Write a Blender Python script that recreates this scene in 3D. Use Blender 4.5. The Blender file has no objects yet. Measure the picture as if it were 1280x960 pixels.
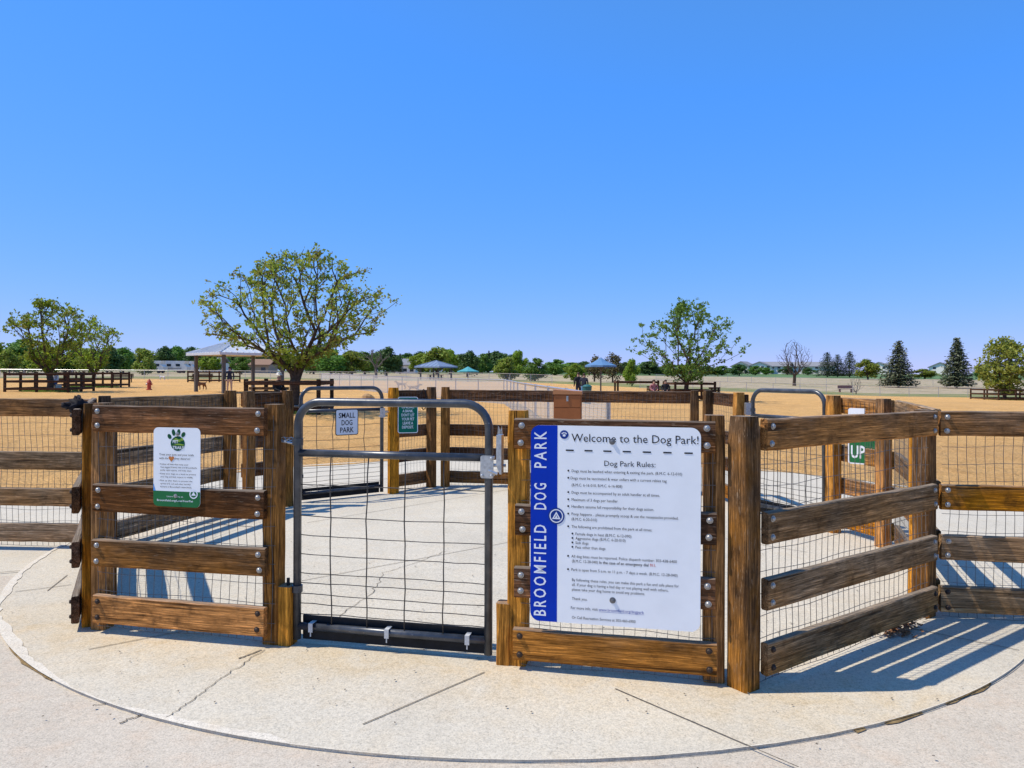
import bpy, bmesh, math, random
from mathutils import Vector, Matrix, noise
R = math.radians
PI = math.pi
sc = bpy.context.scene
C = sc.collection

# ------------------------------------------------------------------ camera, sky, sun, exposure
EYE = 1.46
F = 900.0            # focal length in pixels of the 1280 px wide photograph
HZ = 468.0           # row of the eye-level line
cam_d = bpy.data.cameras.new('camera')
cam = bpy.data.objects.new('camera', cam_d)
C.objects.link(cam)
cam.location = (0, 0, EYE + 0.022)
cam.rotation_euler = (R(90), R(-0.2), 0)
cam_d.sensor_width = 36
cam_d.lens = F / 1280 * 36
cam_d.shift_y = -(480 - HZ) / 1280
cam_d.clip_start = 0.05
cam_d.clip_end = 3000
sc.camera = cam

SUN_DIR = Vector((0.64, 0.03, -1.0)).normalized()      # the way the light travels
wd = bpy.data.worlds.new('World')
sc.world = wd
wd.use_nodes = True
nt = wd.node_tree
bg = nt.nodes['Background']
sky = nt.nodes.new('ShaderNodeTexSky')
sky.sky_type = 'NISHITA'
sky.sun_disc = False
sky.sun_elevation = math.asin(-SUN_DIR.z)
sky.sun_rotation = math.atan2(-SUN_DIR.x, -SUN_DIR.y)
sky.altitude = 1600
sky.air_density = 1.0
sky.dust_density = 0.0
sky.ozone_density = 3.0
STR = 0.13
# photographic rendering of the sky: each channel gets its own contrast and gain
sep = nt.nodes.new('ShaderNodeSeparateColor'); com = nt.nodes.new('ShaderNodeCombineColor')
nt.links.new(sky.outputs[0], sep.inputs[0])
for ch, (g, gain) in enumerate(((0.95, 0.48), (0.42, 0.538), (0.90, 1.75))):
    p_ = nt.nodes.new('ShaderNodeMath'); p_.operation = 'POWER'; p_.inputs[1].default_value = g
    m_ = nt.nodes.new('ShaderNodeMath'); m_.operation = 'MULTIPLY'; m_.inputs[1].default_value = gain * STR ** g / STR
    nt.links.new(sep.outputs[ch], p_.inputs[0]); nt.links.new(p_.outputs[0], m_.inputs[0]); f_ = nt.nodes.new('ShaderNodeMath'); f_.operation = 'MAXIMUM'; f_.inputs[1].default_value = (0.078, 0.0, 0.0)[ch] / STR
    g_ = nt.nodes.new('ShaderNodeMath'); g_.operation = 'MINIMUM'; g_.inputs[1].default_value = 0.95 / STR
    nt.links.new(m_.outputs[0], f_.inputs[0]); nt.links.new(f_.outputs[0], g_.inputs[0]); nt.links.new(g_.outputs[0], com.inputs[ch])
nt.links.new(com.outputs[0], bg.inputs[0])
bg.inputs[1].default_value = STR
sd = bpy.data.lights.new('sun', 'SUN')
sd.energy = 4.6
sd.angle = R(0.5)
sd.color = (1.0, 0.93, 0.80)
sun = bpy.data.objects.new('sun', sd)
C.objects.link(sun)
sun.location = (-20, 0, 30)
sun.rotation_euler = SUN_DIR.to_track_quat('-Z', 'Y').to_euler()
vs = sc.view_settings
vs.view_transform = 'Standard'
vs.look = 'None'
vs.gamma = 1
vs.exposure = 0.15
vs.use_curve_mapping = False

# ------------------------------------------------------------------ helpers
class MB:
    """collects verts and faces, then links them as one mesh object"""
    def __init__(s):
        s.v = []; s.f = []; s.mi = []
    def add(s, vs_, fs, mi=0):
        o = len(s.v)
        s.v += [tuple(p) for p in vs_]
        for f in fs:
            s.f.append(tuple(i + o for i in f)); s.mi.append(mi)
    def box(s, x0, x1, y0, y1, z0, z1, mi=0):
        s.add([(x0,y0,z0),(x1,y0,z0),(x1,y1,z0),(x0,y1,z0),(x0,y0,z1),(x1,y0,z1),(x1,y1,z1),(x0,y1,z1)],
              [(0,3,2,1),(4,5,6,7),(0,1,5,4),(1,2,6,5),(2,3,7,6),(3,0,4,7)], mi)
    def tube(s, pts, r, n=8, cap=True, mi=0):
        pts = [Vector(p) for p in pts]
        rs = r if isinstance(r, (list, tuple)) else [r] * len(pts)
        t0 = (pts[1] - pts[0]).normalized()
        u = t0.orthogonal().normalized()
        vs_ = []; m = len(pts)
        for i, p in enumerate(pts):
            if i == 0: t = pts[1] - pts[0]
            elif i == m - 1: t = pts[-1] - pts[-2]
            else: t = (pts[i+1] - pts[i]).normalized() + (pts[i] - pts[i-1]).normalized()
            t = t.normalized() if t.length > 1e-9 else t0
            u = (u - t * u.dot(t)).normalized()
            w = t.cross(u)
            for k in range(n):
                a = 2 * PI * k / n
                vs_.append(p + (u * math.cos(a) + w * math.sin(a)) * rs[i])
        fs = []
        for i in range(m - 1):
            for k in range(n):
                k2 = (k + 1) % n
                fs.append((i*n+k, i*n+k2, (i+1)*n+k2, (i+1)*n+k))
        if cap:
            fs.append(tuple(reversed(range(n))))
            fs.append(tuple(range((m-1)*n, m*n)))
        s.add(vs_, fs, mi)
    def lathe(s, prof, n=16, org=(0,0,0), axis='z', mi=0):
        vs_ = []; m = len(prof)
        for (r, h) in prof:
            for k in range(n):
                a = 2*PI*k/n
                c, d = r*math.cos(a), r*math.sin(a)
                p = (c, d, h) if axis == 'z' else (c, -h, d)
                vs_.append((p[0]+org[0], p[1]+org[1], p[2]+org[2]))
        fs = []
        for i in range(m-1):
            for k in range(n):
                k2 = (k+1) % n
                fs.append((i*n+k, i*n+k2, (i+1)*n+k2, (i+1)*n+k))
        fs.append(tuple(reversed(range(n)))); fs.append(tuple(range((m-1)*n, m*n)))
        s.add(vs_, fs, mi)
    def poly(s, pts, y0, y1, mi=0):
        """outline (x,z) turned into a slab between y0 (front) and y1"""
        n = len(pts)
        s.add([(x, y0, z) for x, z in pts] + [(x, y1, z) for x, z in pts],
              [tuple(range(n)), tuple(reversed(range(n, 2*n)))] + [(i, n+i, n+(i+1) % n, (i+1) % n) for i in range(n)], mi)
    def build(s, name, mat, parent=None, loc=None, rot=None, smooth=False):
        me = bpy.data.meshes.new(name)
        me.from_pydata(s.v, [], s.f)
        mats = mat if isinstance(mat, (list, tuple)) else [mat]
        for m in mats: me.materials.append(m)
        if len(mats) > 1: me.polygons.foreach_set('material_index', s.mi)
        bm = bmesh.new(); bm.from_mesh(me)
        if len(bm.faces) < 20000: bmesh.ops.recalc_face_normals(bm, faces=bm.faces)
        bm.to_mesh(me); bm.free()
        if smooth:
            me.polygons.foreach_set('use_smooth', [True]*len(me.polygons))
        me.update()
        o = bpy.data.objects.new(name, me)
        C.objects.link(o)
        if parent: o.parent = parent
        if loc is not None: o.location = loc
        if rot is not None: o.rotation_euler = rot
        return o

def tag(o, label=None, cat=None, group=None, kind=None):
    if label: o['label'] = label
    if cat: o['category'] = cat
    if group: o['group'] = group
    if kind: o['kind'] = kind
    return o
def thing(name, label, cat, loc=(0,0,0), rz=0, group=None):
    o = bpy.data.objects.new(name, None); C.objects.link(o)
    o.empty_display_size = 0.2
    o.location = loc; o.rotation_euler = (0, 0, rz)
    return tag(o, label, cat, group)
def copy_tree(o, parent=None):
    c = o.copy(); C.objects.link(c)
    if parent: c.parent = parent
    for ch in list(o.children): copy_tree(ch, c)
    return c
def roundrect(x0, x1, z0, z1, r, n=6, rs=None):
    pts = []
    rr = rs or (r, r, r, r)      # bl, br, tr, tl
    for (cx, cz, a0, q) in ((x0, z0, 180, rr[0]), (x1, z0, 270, rr[1]), (x1, z1, 0, rr[2]), (x0, z1, 90, rr[3])):
        if q <= 1e-6: pts.append((cx, cz)); continue
        ox = cx + q if cx == x0 else cx - q
        oz = cz + q if cz == z0 else cz - q
        for k in range(n + 1):
            a = R(a0 + 90*k/n)
            pts.append((ox + q*math.cos(a), oz + q*math.sin(a)))
    return pts

# ------------------------------------------------------------------ materials
class NT:
    def __init__(s, name):
        s.m = bpy.data.materials.new(name); s.m.use_nodes = True
        s.t = s.m.node_tree
        s.b = s.t.nodes['Principled BSDF']
        s.out = s.t.nodes['Material Output']
    def n(s, typ, **kw):
        nd = s.t.nodes.new('ShaderNode' + typ)
        for k, v in kw.items():
            if k.startswith('i_'):
                key = k[2:].replace('_', ' ')
                nd.inputs[key].default_value = v
            else: setattr(nd, k, v)
        return nd
    def l(s, a, b): s.t.links.new(a, b)
    def ramp(s, fac, stops, interp='LINEAR'):
        r = s.n('ValToRGB'); r.color_ramp.interpolation = interp
        e = r.color_ramp.elements
        while len(e) < len(stops): e.new(0.5)
        for el, (p, c) in zip(e, stops):
            el.position = p; el.color = (c[0], c[1], c[2], 1) if not isinstance(c, (int, float)) else (c, c, c, 1)
        s.l(fac, r.inputs[0]); return r.outputs[0]
    def mix(s, fac, a, b, mode='MIX'):
        x = s.n('Mix', data_type='RGBA', blend_type=mode)
        for sock, v in ((x.inputs[0], fac), (x.inputs[6], a), (x.inputs[7], b)):
            if isinstance(v, (int, float)): sock.default_value = v
            elif isinstance(v, (tuple, list)): sock.default_value = (v[0], v[1], v[2], 1)
            else: s.l(v, sock)
        return x.outputs[2]
    def math(s, op, a, b=None, c=None, clamp=False):
        x = s.n('Math', operation=op, use_clamp=clamp)
        for i, v in enumerate((a, b, c)):
            if v is None: continue
            if isinstance(v, (int, float)): x.inputs[i].default_value = v
            else: s.l(v, x.inputs[i])
        return x.outputs[0]
    def noise(s, vec, scale, detail=5, rough=0.55, dist=0.0):
        x = s.n('TexNoise'); x.inputs['Scale'].default_value = scale
        x.inputs['Detail'].default_value = detail; x.inputs['Roughness'].default_value = rough
        x.inputs['Distortion'].default_value = dist
        if vec is not None: s.l(vec, x.inputs['Vector'])
        return x.outputs[0]
    def bump(s, h, strength, dist=0.01):
        x = s.n('Bump'); x.inputs['Strength'].default_value = strength; x.inputs['Distance'].default_value = dist
        s.l(h, x.inputs['Height']); s.l(x.outputs[0], s.b.inputs['Normal'])
    def base(s, col, rough=None, spec=None):
        if isinstance(col, (tuple, list)): s.b.inputs['Base Color'].default_value = (*col[:3], 1)
        else: s.l(col, s.b.inputs['Base Color'])
        if rough is not None: s.b.inputs['Roughness'].default_value = rough
        if spec is not None: s.b.inputs['Specular IOR Level'].default_value = spec

def plain(name, col, rough=0.6, metal=0.0, var=0.12, scale=30, spec=0.5):
    q = NT(name)
    tc = q.n('TexCoord')
    nz = q.noise(tc.outputs['Object'], scale, 4)
    d = tuple(c * (1 - var) for c in col); l = tuple(min(1, c * (1 + var)) for c in col)
    q.base(q.ramp(nz, [(0.3, d), (0.7, l)]), rough, spec)
    q.b.inputs['Metallic'].default_value = metal
    return q.m

def wood(name, weathered, fresh, amount, axis='x', dark=(0.02, 0.012, 0.008)):
    """board timber: grain along one axis, greyed by weather towards its upper edge by `amount`"""
    q = NT(name)
    tc = q.n('TexCoord'); oi = q.n('ObjectInfo')
    off = q.n('CombineXYZ'); q.l(q.math('MULTIPLY', oi.outputs['Random'], 37.0), off.inputs[0])
    q.l(q.math('MULTIPLY', oi.outputs['Random'], 91.0), off.inputs[1])
    q.l(q.math('MULTIPLY', oi.outputs['Random'], 53.0), off.inputs[2])
    va = q.n('VectorMath', operation='ADD'); q.l(tc.outputs['Object'], va.inputs[0]); q.l(off.outputs[0], va.inputs[1])
    mp = q.n('Mapping'); q.l(va.outputs[0], mp.inputs['Vector'])
    mp.inputs['Scale'].default_value = (1.3, 16, 16) if axis == 'x' else (16, 16, 1.3)
    mp2 = q.n('Mapping'); q.l(va.outputs[0], mp2.inputs['Vector'])
    mp2.inputs['Scale'].default_value = (5, 190, 190) if axis == 'x' else (190, 190, 5)
    mp3 = q.n('Mapping'); q.l(va.outputs[0], mp3.inputs['Vector'])
    mp3.inputs['Scale'].default_value = (2.1, 5.5, 5.5) if axis == 'x' else (5.5, 5.5, 2.1)
    broad = q.noise(mp.outputs[0], 1.0, 6, 0.6, 1.2)
    fine = q.noise(mp2.outputs[0], 1.0, 6, 0.7, 0.3)
    wv = q.n('TexWave', wave_type='BANDS', bands_direction='Z' if axis == 'x' else 'X')
    q.l(mp.outputs[0], wv.inputs['Vector'])
    wv.inputs['Scale'].default_value = 0.55; wv.inputs['Distortion'].default_value = 9.0
    wv.inputs['Detail'].default_value = 3; wv.inputs['Detail Scale'].default_value = 0.8
    vo = q.n('TexVoronoi', feature='F1'); q.l(mp3.outputs[0], vo.inputs['Vector']); vo.inputs['Scale'].default_value = 1.0
    knot = q.math('SUBTRACT', 1.0, q.math('MULTIPLY', vo.outputs[0], 7.5), clamp=True)
    dk = lambda c, f: tuple(x * f for x in c)
    wcol = q.ramp(broad, [(0.25, dk(weathered, 0.35)), (0.48, weathered), (0.70, dk(weathered, 2.1))])
    fcol = q.ramp(broad, [(0.25, dk(fresh, 0.5)), (0.5, fresh), (0.78, dk(fresh, 1.45))])
    fcol = q.mix(q.math('MULTIPLY', wv.outputs[0], 0.35), fcol, dk(fresh, 0.42))
    big = q.noise(va.outputs[0], 2.6, 4, 0.6)
    if axis == 'x':
        sp = q.n('SeparateXYZ'); q.l(tc.outputs['Object'], sp.inputs[0])
        g = q.math('MULTIPLY_ADD', sp.outputs[2], 4.5, amount)
    else:
        sp = q.n('SeparateXYZ'); q.l(tc.outputs['Object'], sp.inputs[0])
        g = q.math('MULTIPLY_ADD', q.math('SUBTRACT', sp.outputs[2], 0.65), 0.9, amount)
    g = q.math('ADD', g, q.math('MULTIPLY', q.math('SUBTRACT', big, 0.5), 2.6))
    g = q.math('ADD', g, q.math('MULTIPLY', q.math('SUBTRACT', oi.outputs['Random'], 0.5), 0.5), clamp=True)
    col = q.mix(g, fcol, wcol)
    streak = q.ramp(fine, [(0.30, 0.16), (0.44, 0.78), (0.55, 1.1), (0.66, 2.3)])
    col = q.mix(1.0, col, streak, 'MULTIPLY')
    mp5 = q.n('Mapping'); q.l(va.outputs[0], mp5.inputs['Vector'])
    mp5.inputs['Scale'].default_value = (7, 60, 60) if axis == 'x' else (60, 60, 7)
    med = q.noise(mp5.outputs[0], 1.0, 5, 0.7, 0.8)
    col = q.mix(1.0, col, q.ramp(med, [(0.3, 0.62), (0.5, 1.0), (0.7, 1.4)]), 'MULTIPLY')
    mp6 = q.n('Mapping'); q.l(va.outputs[0], mp6.inputs['Vector'])
    mp6.inputs['Scale'].default_value = (16, 130, 130) if axis == 'x' else (130, 130, 16)
    fib = q.noise(mp6.outputs[0], 1.0, 3, 0.6, 0.2)
    col = q.mix(q.math('MULTIPLY', q.ramp(fib, [(0.60, 0.0), (0.70, 1.0)]), q.math('MULTIPLY_ADD', g, 0.5, 0.08)), col, (0.34, 0.25, 0.17))
    blot = q.noise(va.outputs[0], 9.0, 4, 0.65)
    col = q.mix(q.math('MULTIPLY', q.ramp(blot, [(0.55, 0.0), (0.72, 1.0)]), 0.55), col, dark)
    # drying cracks
    mp4 = q.n('Mapping'); q.l(va.outputs[0], mp4.inputs['Vector'])
    mp4.inputs['Scale'].default_value = (0.9, 34, 34) if axis == 'x' else (34, 34, 0.9)
    ck = q.noise(mp4.outputs[0], 1.0, 2, 0.5, 0.6)
    crack = q.math('MULTIPLY', q.math('SUBTRACT', ck, 0.63, clamp=True), 14.0, clamp=True)
    col = q.mix(q.math('MULTIPLY', crack, 0.75), col, dark)
    col = q.mix(q.math('MULTIPLY', knot, 0.9), col, dark)
    halo = q.math('SUBTRACT', 1.0, q.math('MULTIPLY', q.math('ABSOLUTE', q.math('SUBTRACT', vo.outputs[0], 0.17)), 18.0), clamp=True)
    col = q.mix(q.math('MULTIPLY', halo, 0.5), col, tuple(x * 0.4 for x in fresh))
    tone = q.n('HueSaturation'); q.l(col, tone.inputs['Color'])
    r2 = q.math('FRACT', q.math('MULTIPLY', oi.outputs['Random'], 17.3)); r3 = q.math('FRACT', q.math('MULTIPLY', oi.outputs['Random'], 43.7))
    q.l(q.math('MULTIPLY_ADD', r2, 0.45, 0.80), tone.inputs['Value']); q.l(q.math('MULTIPLY_ADD', r3, 0.14, 0.95), tone.inputs['Saturation'])
    col = tone.outputs[0]
    # sun-bleached end grain and top edges
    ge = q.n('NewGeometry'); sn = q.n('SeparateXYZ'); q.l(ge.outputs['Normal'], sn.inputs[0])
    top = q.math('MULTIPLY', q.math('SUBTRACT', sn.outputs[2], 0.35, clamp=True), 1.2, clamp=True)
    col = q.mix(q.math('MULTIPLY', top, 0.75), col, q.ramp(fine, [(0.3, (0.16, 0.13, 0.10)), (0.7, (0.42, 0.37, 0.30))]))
    q.base(col, 0.92, 0.06)
    hgt = q.math('ADD', q.math('MULTIPLY', fine, 0.7), q.math('MULTIPLY', med, 0.7))
    hgt = q.math('SUBTRACT', hgt, q.math('MULTIPLY', crack, 0.9))
    q.bump(hgt, 0.8, 0.008)
    return q.m

M = {}
M['rail_dark'] = wood('weathered_rail_wood', (0.070, 0.036, 0.020), (0.21, 0.085, 0.028), 0.80)
M['rail_mid'] = wood('half_weathered_rail_wood', (0.125, 0.076, 0.042), (0.36, 0.150, 0.036), 0.35)
M['rail_fresh'] = wood('fresh_rail_wood', (0.24, 0.125, 0.05), (0.50, 0.205, 0.045), -0.15)
M['rail_grey'] = wood('grey_rail_wood', (0.215, 0.140, 0.078), (0.34, 0.175, 0.068), 0.55)
M['post_dark'] = wood('weathered_post_wood', (0.085, 0.050, 0.028), (0.28, 0.125, 0.034), 0.42, 'z')
M['post_mid'] = wood('post_wood', (0.12, 0.064, 0.030), (0.42, 0.180, 0.042), 0.15, 'z')
M['post_fresh'] = wood('fresh_post_wood', (0.22, 0.11, 0.045), (0.54, 0.24, 0.055), -0.3, 'z')
M['ring_wood'] = wood('dark_stained_wood', (0.055, 0.030, 0.018), (0.10, 0.045, 0.02), 0.5)

M['steel'] = plain('galvanised_steel', (0.50, 0.50, 0.50), 0.42, 0.85, 0.2, 60)
M['dark_steel'] = plain('dull_steel', (0.16, 0.16, 0.165), 0.5, 0.5, 0.2, 60)
M['bolt'] = plain('galvanised_bolt', (0.40, 0.385, 0.36), 0.45, 0.7, 0.25, 90)
M['rust'] = plain('rusty_bolt', (0.055, 0.036, 0.026), 0.6, 0.5, 0.4, 120)
M['wire'] = plain('galvanised_wire', (0.12, 0.11, 0.10), 0.55, 0.2, 0.3, 25)
M['gatewire'] = plain('dark_gate_wire', (0.055, 0.05, 0.045), 0.55, 0.3, 0.4, 20)
def gate_paint():
    q = NT('gate_paint'); tc = q.n('TexCoord')
    a = q.noise(tc.outputs['Object'], 14, 5, 0.6); b = q.noise(tc.outputs['Object'], 70, 3)
    col = q.ramp(a, [(0.3, (0.032, 0.036, 0.044)), (0.55, (0.060, 0.066, 0.076)), (0.8, (0.13, 0.125, 0.12))])
    scr = q.math('MULTIPLY', q.math('SUBTRACT', b, 0.66, clamp=True), 9, clamp=True)
    col = q.mix(q.math('MULTIPLY', scr, 0.6), col, (0.30, 0.27, 0.24))
    q.base(col, 0.33, 0.6); q.b.inputs['Metallic'].default_value = 0.3
    q.bump(b, 0.12, 0.002)
    return q.m
M['gate'] = gate_paint()
M['rubber'] = plain('black_rubber', (0.012, 0.012, 0.013), 0.7, 0, 0.4, 18, 0.3)
M['clip'] = plain('white_clip', (0.50, 0.50, 0.48), 0.5, 0, 0.15, 80)
def sheet(name, col, dirt=0.12, rough=0.55):
    q = NT(name); tc = q.n('TexCoord')
    a = q.noise(tc.outputs['Object'], 5, 5, 0.6); b = q.noise(tc.outputs['Object'], 160, 2)
    d = tuple(c * (1 - dirt) for c in col)
    c = q.mix(q.ramp(a, [(0.35, 0.0), (0.7, 1.0)]), col, d)
    q.base(c, rough, 0.12); q.bump(b, 0.03, 0.001)
    return q.m
M['white'] = sheet('white_sign_sheet', (0.90, 0.90, 0.88), 0.07)
M['blue'] = sheet('blue_sign_paint', (0.001, 0.036, 0.42), 0.15)
M['navy'] = sheet('navy_sign_paint', (0.012, 0.045, 0.24), 0.1)
M['ink'] = sheet('black_lettering', (0.02, 0.02, 0.025), 0.1)
M['link_ink'] = sheet('blue_lettering', (0.03, 0.05, 0.35), 0.1)
M['red_ink'] = sheet('red_lettering', (0.55, 0.03, 0.02), 0.1)
M['whiteink'] = sheet('white_lettering', (0.82, 0.83, 0.85), 0.05)
M['green'] = sheet('green_sign_paint', (0.025, 0.17, 0.055), 0.2)
M['dgreen'] = sheet('dark_green_sign_paint', (0.012, 0.095, 0.040), 0.2)
M['teal'] = sheet('green_metal_sign', (0.004, 0.15, 0.095), 0.2)
M['lime'] = sheet('lime_sign_paint', (0.28, 0.42, 0.05), 0.2)
M['orange'] = sheet('orange_sign_paint', (0.62, 0.22, 0.06), 0.1)
M['grey_sheet'] = sheet('grey_sign_sheet', (0.72, 0.74, 0.77), 0.12)
M['skyblue'] = sheet('light_blue_sign_paint', (0.12, 0.35, 0.75), 0.1)
M['tan_box'] = sheet('brown_painted_metal', (0.40, 0.135, 0.045), 0.2, 0.5)
M['tan_lid'] = sheet('tan_painted_metal', (0.52, 0.22, 0.09), 0.15, 0.5)

def concrete(name, base, warm, stain=False):
    q = NT(name); ge = q.n('NewGeometry'); P = ge.outputs['Position']
    a = q.noise(P, 0.9, 6, 0.62, 0.3); b = q.noise(P, 7, 6, 0.65); c = q.noise(P, 130, 3, 0.75); d = q.noise(P, 48, 5, 0.75); e = q.noise(P, 3.2, 7, 0.7, 0.5)
    dk = lambda f: tuple(x * f for x in base)
    col = q.ramp(a, [(0.3, dk(0.90)), (0.55, base), (0.75, dk(1.06))])
    col = q.mix(q.math('MULTIPLY', q.ramp(b, [(0.48, 0.0), (0.75, 1.0)]), 0.45), col, warm)
    col = q.mix(q.math('MULTIPLY', q.ramp(e, [(0.54, 0.0), (0.70, 1.0)]), 0.30), col, dk(0.70))
    col = q.mix(1.0, col, q.ramp(d, [(0.30, 0.76), (0.46, 0.98), (0.60, 1.05), (0.72, 1.18)]), 'MULTIPLY')
    col = q.mix(1.0, col, q.ramp(c, [(0.32, 0.68), (0.47, 1.0), (0.68, 1.20)]), 'MULTIPLY')
    vo = q.n('TexVoronoi', feature='F1'); q.l(P, vo.inputs['Vector']); vo.inputs['Scale'].default_value = 16
    vm = q.noise(P, 3.1, 2)
    pit = q.math('MULTIPLY', q.math('SUBTRACT', 1.0, q.math('MULTIPLY', vo.outputs[0], 9.0), clamp=True), q.ramp(vm, [(0.5, 0.0), (0.6, 1.0)]))
    col = q.mix(q.math('MULTIPLY', pit, 0.6), col, dk(0.30))
    if stain:      # tannin washed out of the timber along the front of the fence
        sp = q.n('SeparateXYZ'); q.l(P, sp.inputs[0])
        l = q.math('ADD', q.math('MULTIPLY', sp.outputs[0], 0.199), q.math('MULTIPLY', sp.outputs[1], 0.980))
        l = q.math('ABSOLUTE', q.math('SUBTRACT', l, 3.44))
        w = q.math('MULTIPLY', q.math('SUBTRACT', 1.0, q.math('DIVIDE', l, 0.55), clamp=True), q.ramp(e, [(0.35, 0.1), (0.65, 1.0)]))
        col = q.mix(q.math('MULTIPLY', w, 0.8), col, (1.0, 0.84, 0.60), 'MULTIPLY')
    q.base(col, 0.9, 0.25)
    q.bump(q.math('ADD', q.math('MULTIPLY', c, 0.6), q.math('ADD', d, q.math('MULTIPLY', pit, -0.8))), 0.5, 0.004)
    return q.m
M['pad'] = concrete('pale_concrete', (0.535, 0.480, 0.382), (0.54, 0.445, 0.31), True)
M['path'] = concrete('pinkish_concrete', (0.50, 0.435, 0.345), (0.52, 0.38, 0.26))
M['lip'] = concrete('chipped_white_concrete', (0.62, 0.56, 0.46), (0.55, 0.45, 0.32))
M['joint'] = plain('joint_filler', (0.15, 0.125, 0.095), 0.95, 0, 0.5, 40, 0.1)

def sandmat():
    q = NT('orange_crusher_fines'); ge = q.n('NewGeometry'); P = ge.outputs['Position']
    a = q.noise(P, 0.12, 5, 0.6); b = q.noise(P, 2.2, 6, 0.7); c = q.noise(P, 22, 4, 0.75)
    base = (0.72, 0.420, 0.165)
    dk = lambda f: tuple(x * f for x in base)
    e = q.noise(P, 0.55, 6, 0.7, 0.6)
    col = q.ramp(a, [(0.3, dk(0.85)), (0.7, (0.80, 0.465, 0.165))])
    col = q.mix(q.math('MULTIPLY', q.ramp(e, [(0.48, 0.0), (0.62, 1.0)]), 0.35), col, (0.56, 0.29, 0.09))
    col = q.mix(q.math('MULTIPLY', q.ramp(b, [(0.45, 0.0), (0.66, 1.0)]), 0.55), col, (0.52, 0.27, 0.085))
    col = q.mix(1.0, col, q.ramp(c, [(0.34, 0.5), (0.48, 1.0), (0.66, 1.3)]), 'MULTIPLY')
    q.base(col, 0.95, 0.1)
    q.bump(q.math('ADD', q.math('MULTIPLY', c, 0.7), q.math('ADD', q.math('MULTIPLY', b, 2.4), q.math('MULTIPLY', e, 3.0))), 1.0, 0.08)
    return q.m
M['sand'] = sandmat()
def prairiemat(name, cols, sc1=0.05, sc2=0.6):
    q = NT(name); ge = q.n('NewGeometry')
    mp = q.n('Mapping'); q.l(ge.outputs['Position'], mp.inputs[0]); P = mp.outputs[0]
    a = q.noise(P, sc1, 5, 0.6); b = q.noise(P, sc2, 6, 0.7); c = q.noise(P, 4, 3, 0.7)
    col = q.ramp(a, [(0.3, cols[0]), (0.5, cols[1]), (0.7, cols[2])])
    col = q.mix(q.math('MULTIPLY', q.ramp(b, [(0.5, 0.0), (0.64, 1.0)]), 0.75), col, cols[3])
    col = q.mix(q.math('MULTIPLY', q.ramp(c, [(0.5, 0.0), (0.7, 1.0)]), 0.4), col, tuple(x*0.55 for x in cols[0]))
    q.base(col, 0.95, 0.1)
    return q.m
M['prairie'] = prairiemat('dry_prairie_grass', [(0.36, 0.28, 0.165), (0.46, 0.36, 0.235), (0.30, 0.27, 0.11), (0.13, 0.14, 0.05)])
M['field'] = prairiemat('green_crop_field', [(0.10, 0.17, 0.06), (0.12, 0.20, 0.08), (0.10, 0.15, 0.06), (0.14, 0.19, 0.09)], 0.02, 0.05)
M['grassy'] = prairiemat('patchy_grass', [(0.15, 0.19, 0.05), (0.24, 0.23, 0.09), (0.36, 0.28, 0.15), (0.09, 0.14, 0.03)], 0.12, 0.5)

def leafmat(name, cols, trans=0.35):
    q = NT(name); tc = q.n('TexCoord'); oi = q.n('ObjectInfo')
    nz = q.n('TexWhiteNoise', noise_dimensions='3D')
    sn = q.n('VectorMath', operation='SNAP'); q.l(tc.outputs['Object'], sn.inputs[0]); sn.inputs[1].default_value = (0.23, 0.23, 0.23)
    q.l(sn.outputs[0], nz.inputs['Vector'])
    col = q.ramp(nz.outputs[0], [(i / (len(cols) - 1), c) for i, c in enumerate(cols)])
    hsn = q.n('HueSaturation'); q.l(col, hsn.inputs['Color'])
    q.l(q.math('MULTIPLY_ADD', oi.outputs['Random'], 0.3, 0.9), hsn.inputs['Value'])
    q.l(q.math('MULTIPLY_ADD', oi.outputs['Random'], 0.02, 0.498), hsn.inputs['Hue'])
    q.base(hsn.outputs[0], 0.6, 0.3)
    tr = q.n('BsdfTranslucent'); q.l(hsn.outputs[0], tr.inputs[0])
    mx = q.n('MixShader'); mx.inputs[0].default_value = trans
    q.l(q.b.outputs[0], mx.inputs[1]); q.l(tr.outputs[0], mx.inputs[2]); q.l(mx.outputs[0], q.out.inputs[0])
    return q.m
M['leaf_lime'] = leafmat('lime_spring_leaves', [(0.132, 0.204, 0.022), (0.240, 0.300, 0.031), (0.348, 0.384, 0.048), (0.204, 0.156, 0.042), (0.180, 0.252, 0.036)], 0.45)
M['leaf_mid'] = leafmat('green_leaves', [(0.081, 0.162, 0.024), (0.135, 0.243, 0.034), (0.216, 0.324, 0.054)], 0.4)
M['leaf_dark'] = leafmat('dark_leaves', [(0.041, 0.087, 0.023), (0.072, 0.138, 0.032), (0.116, 0.174, 0.043)], 0.3)
M['leaf_yellow'] = leafmat('yellow_green_leaves', [(0.19, 0.29, 0.022), (0.32, 0.42, 0.035), (0.14, 0.21, 0.022), (0.30, 0.29, 0.05)], 0.5)
M['leaf_rust'] = leafmat('budding_brown_leaves', [(0.12, 0.075, 0.035), (0.10, 0.10, 0.035), (0.18, 0.12, 0.05)])
M['leaf_gold'] = leafmat('olive_gold_leaves', [(0.13, 0.18, 0.02), (0.28, 0.31, 0.045), (0.40, 0.38, 0.07), (0.08, 0.12, 0.02)], 0.4)
M['needle'] = leafmat('spruce_needles', [(0.065, 0.080, 0.034), (0.115, 0.130, 0.065), (0.20, 0.205, 0.12)], 0.1)
M['needle_dark'] = leafmat('pine_needles', [(0.032, 0.05, 0.02), (0.055, 0.075, 0.03), (0.085, 0.10, 0.045)], 0.1)
M['bark'] = plain('brown_bark', (0.075, 0.055, 0.040), 0.95, 0, 0.4, 12, 0.1)
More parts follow.
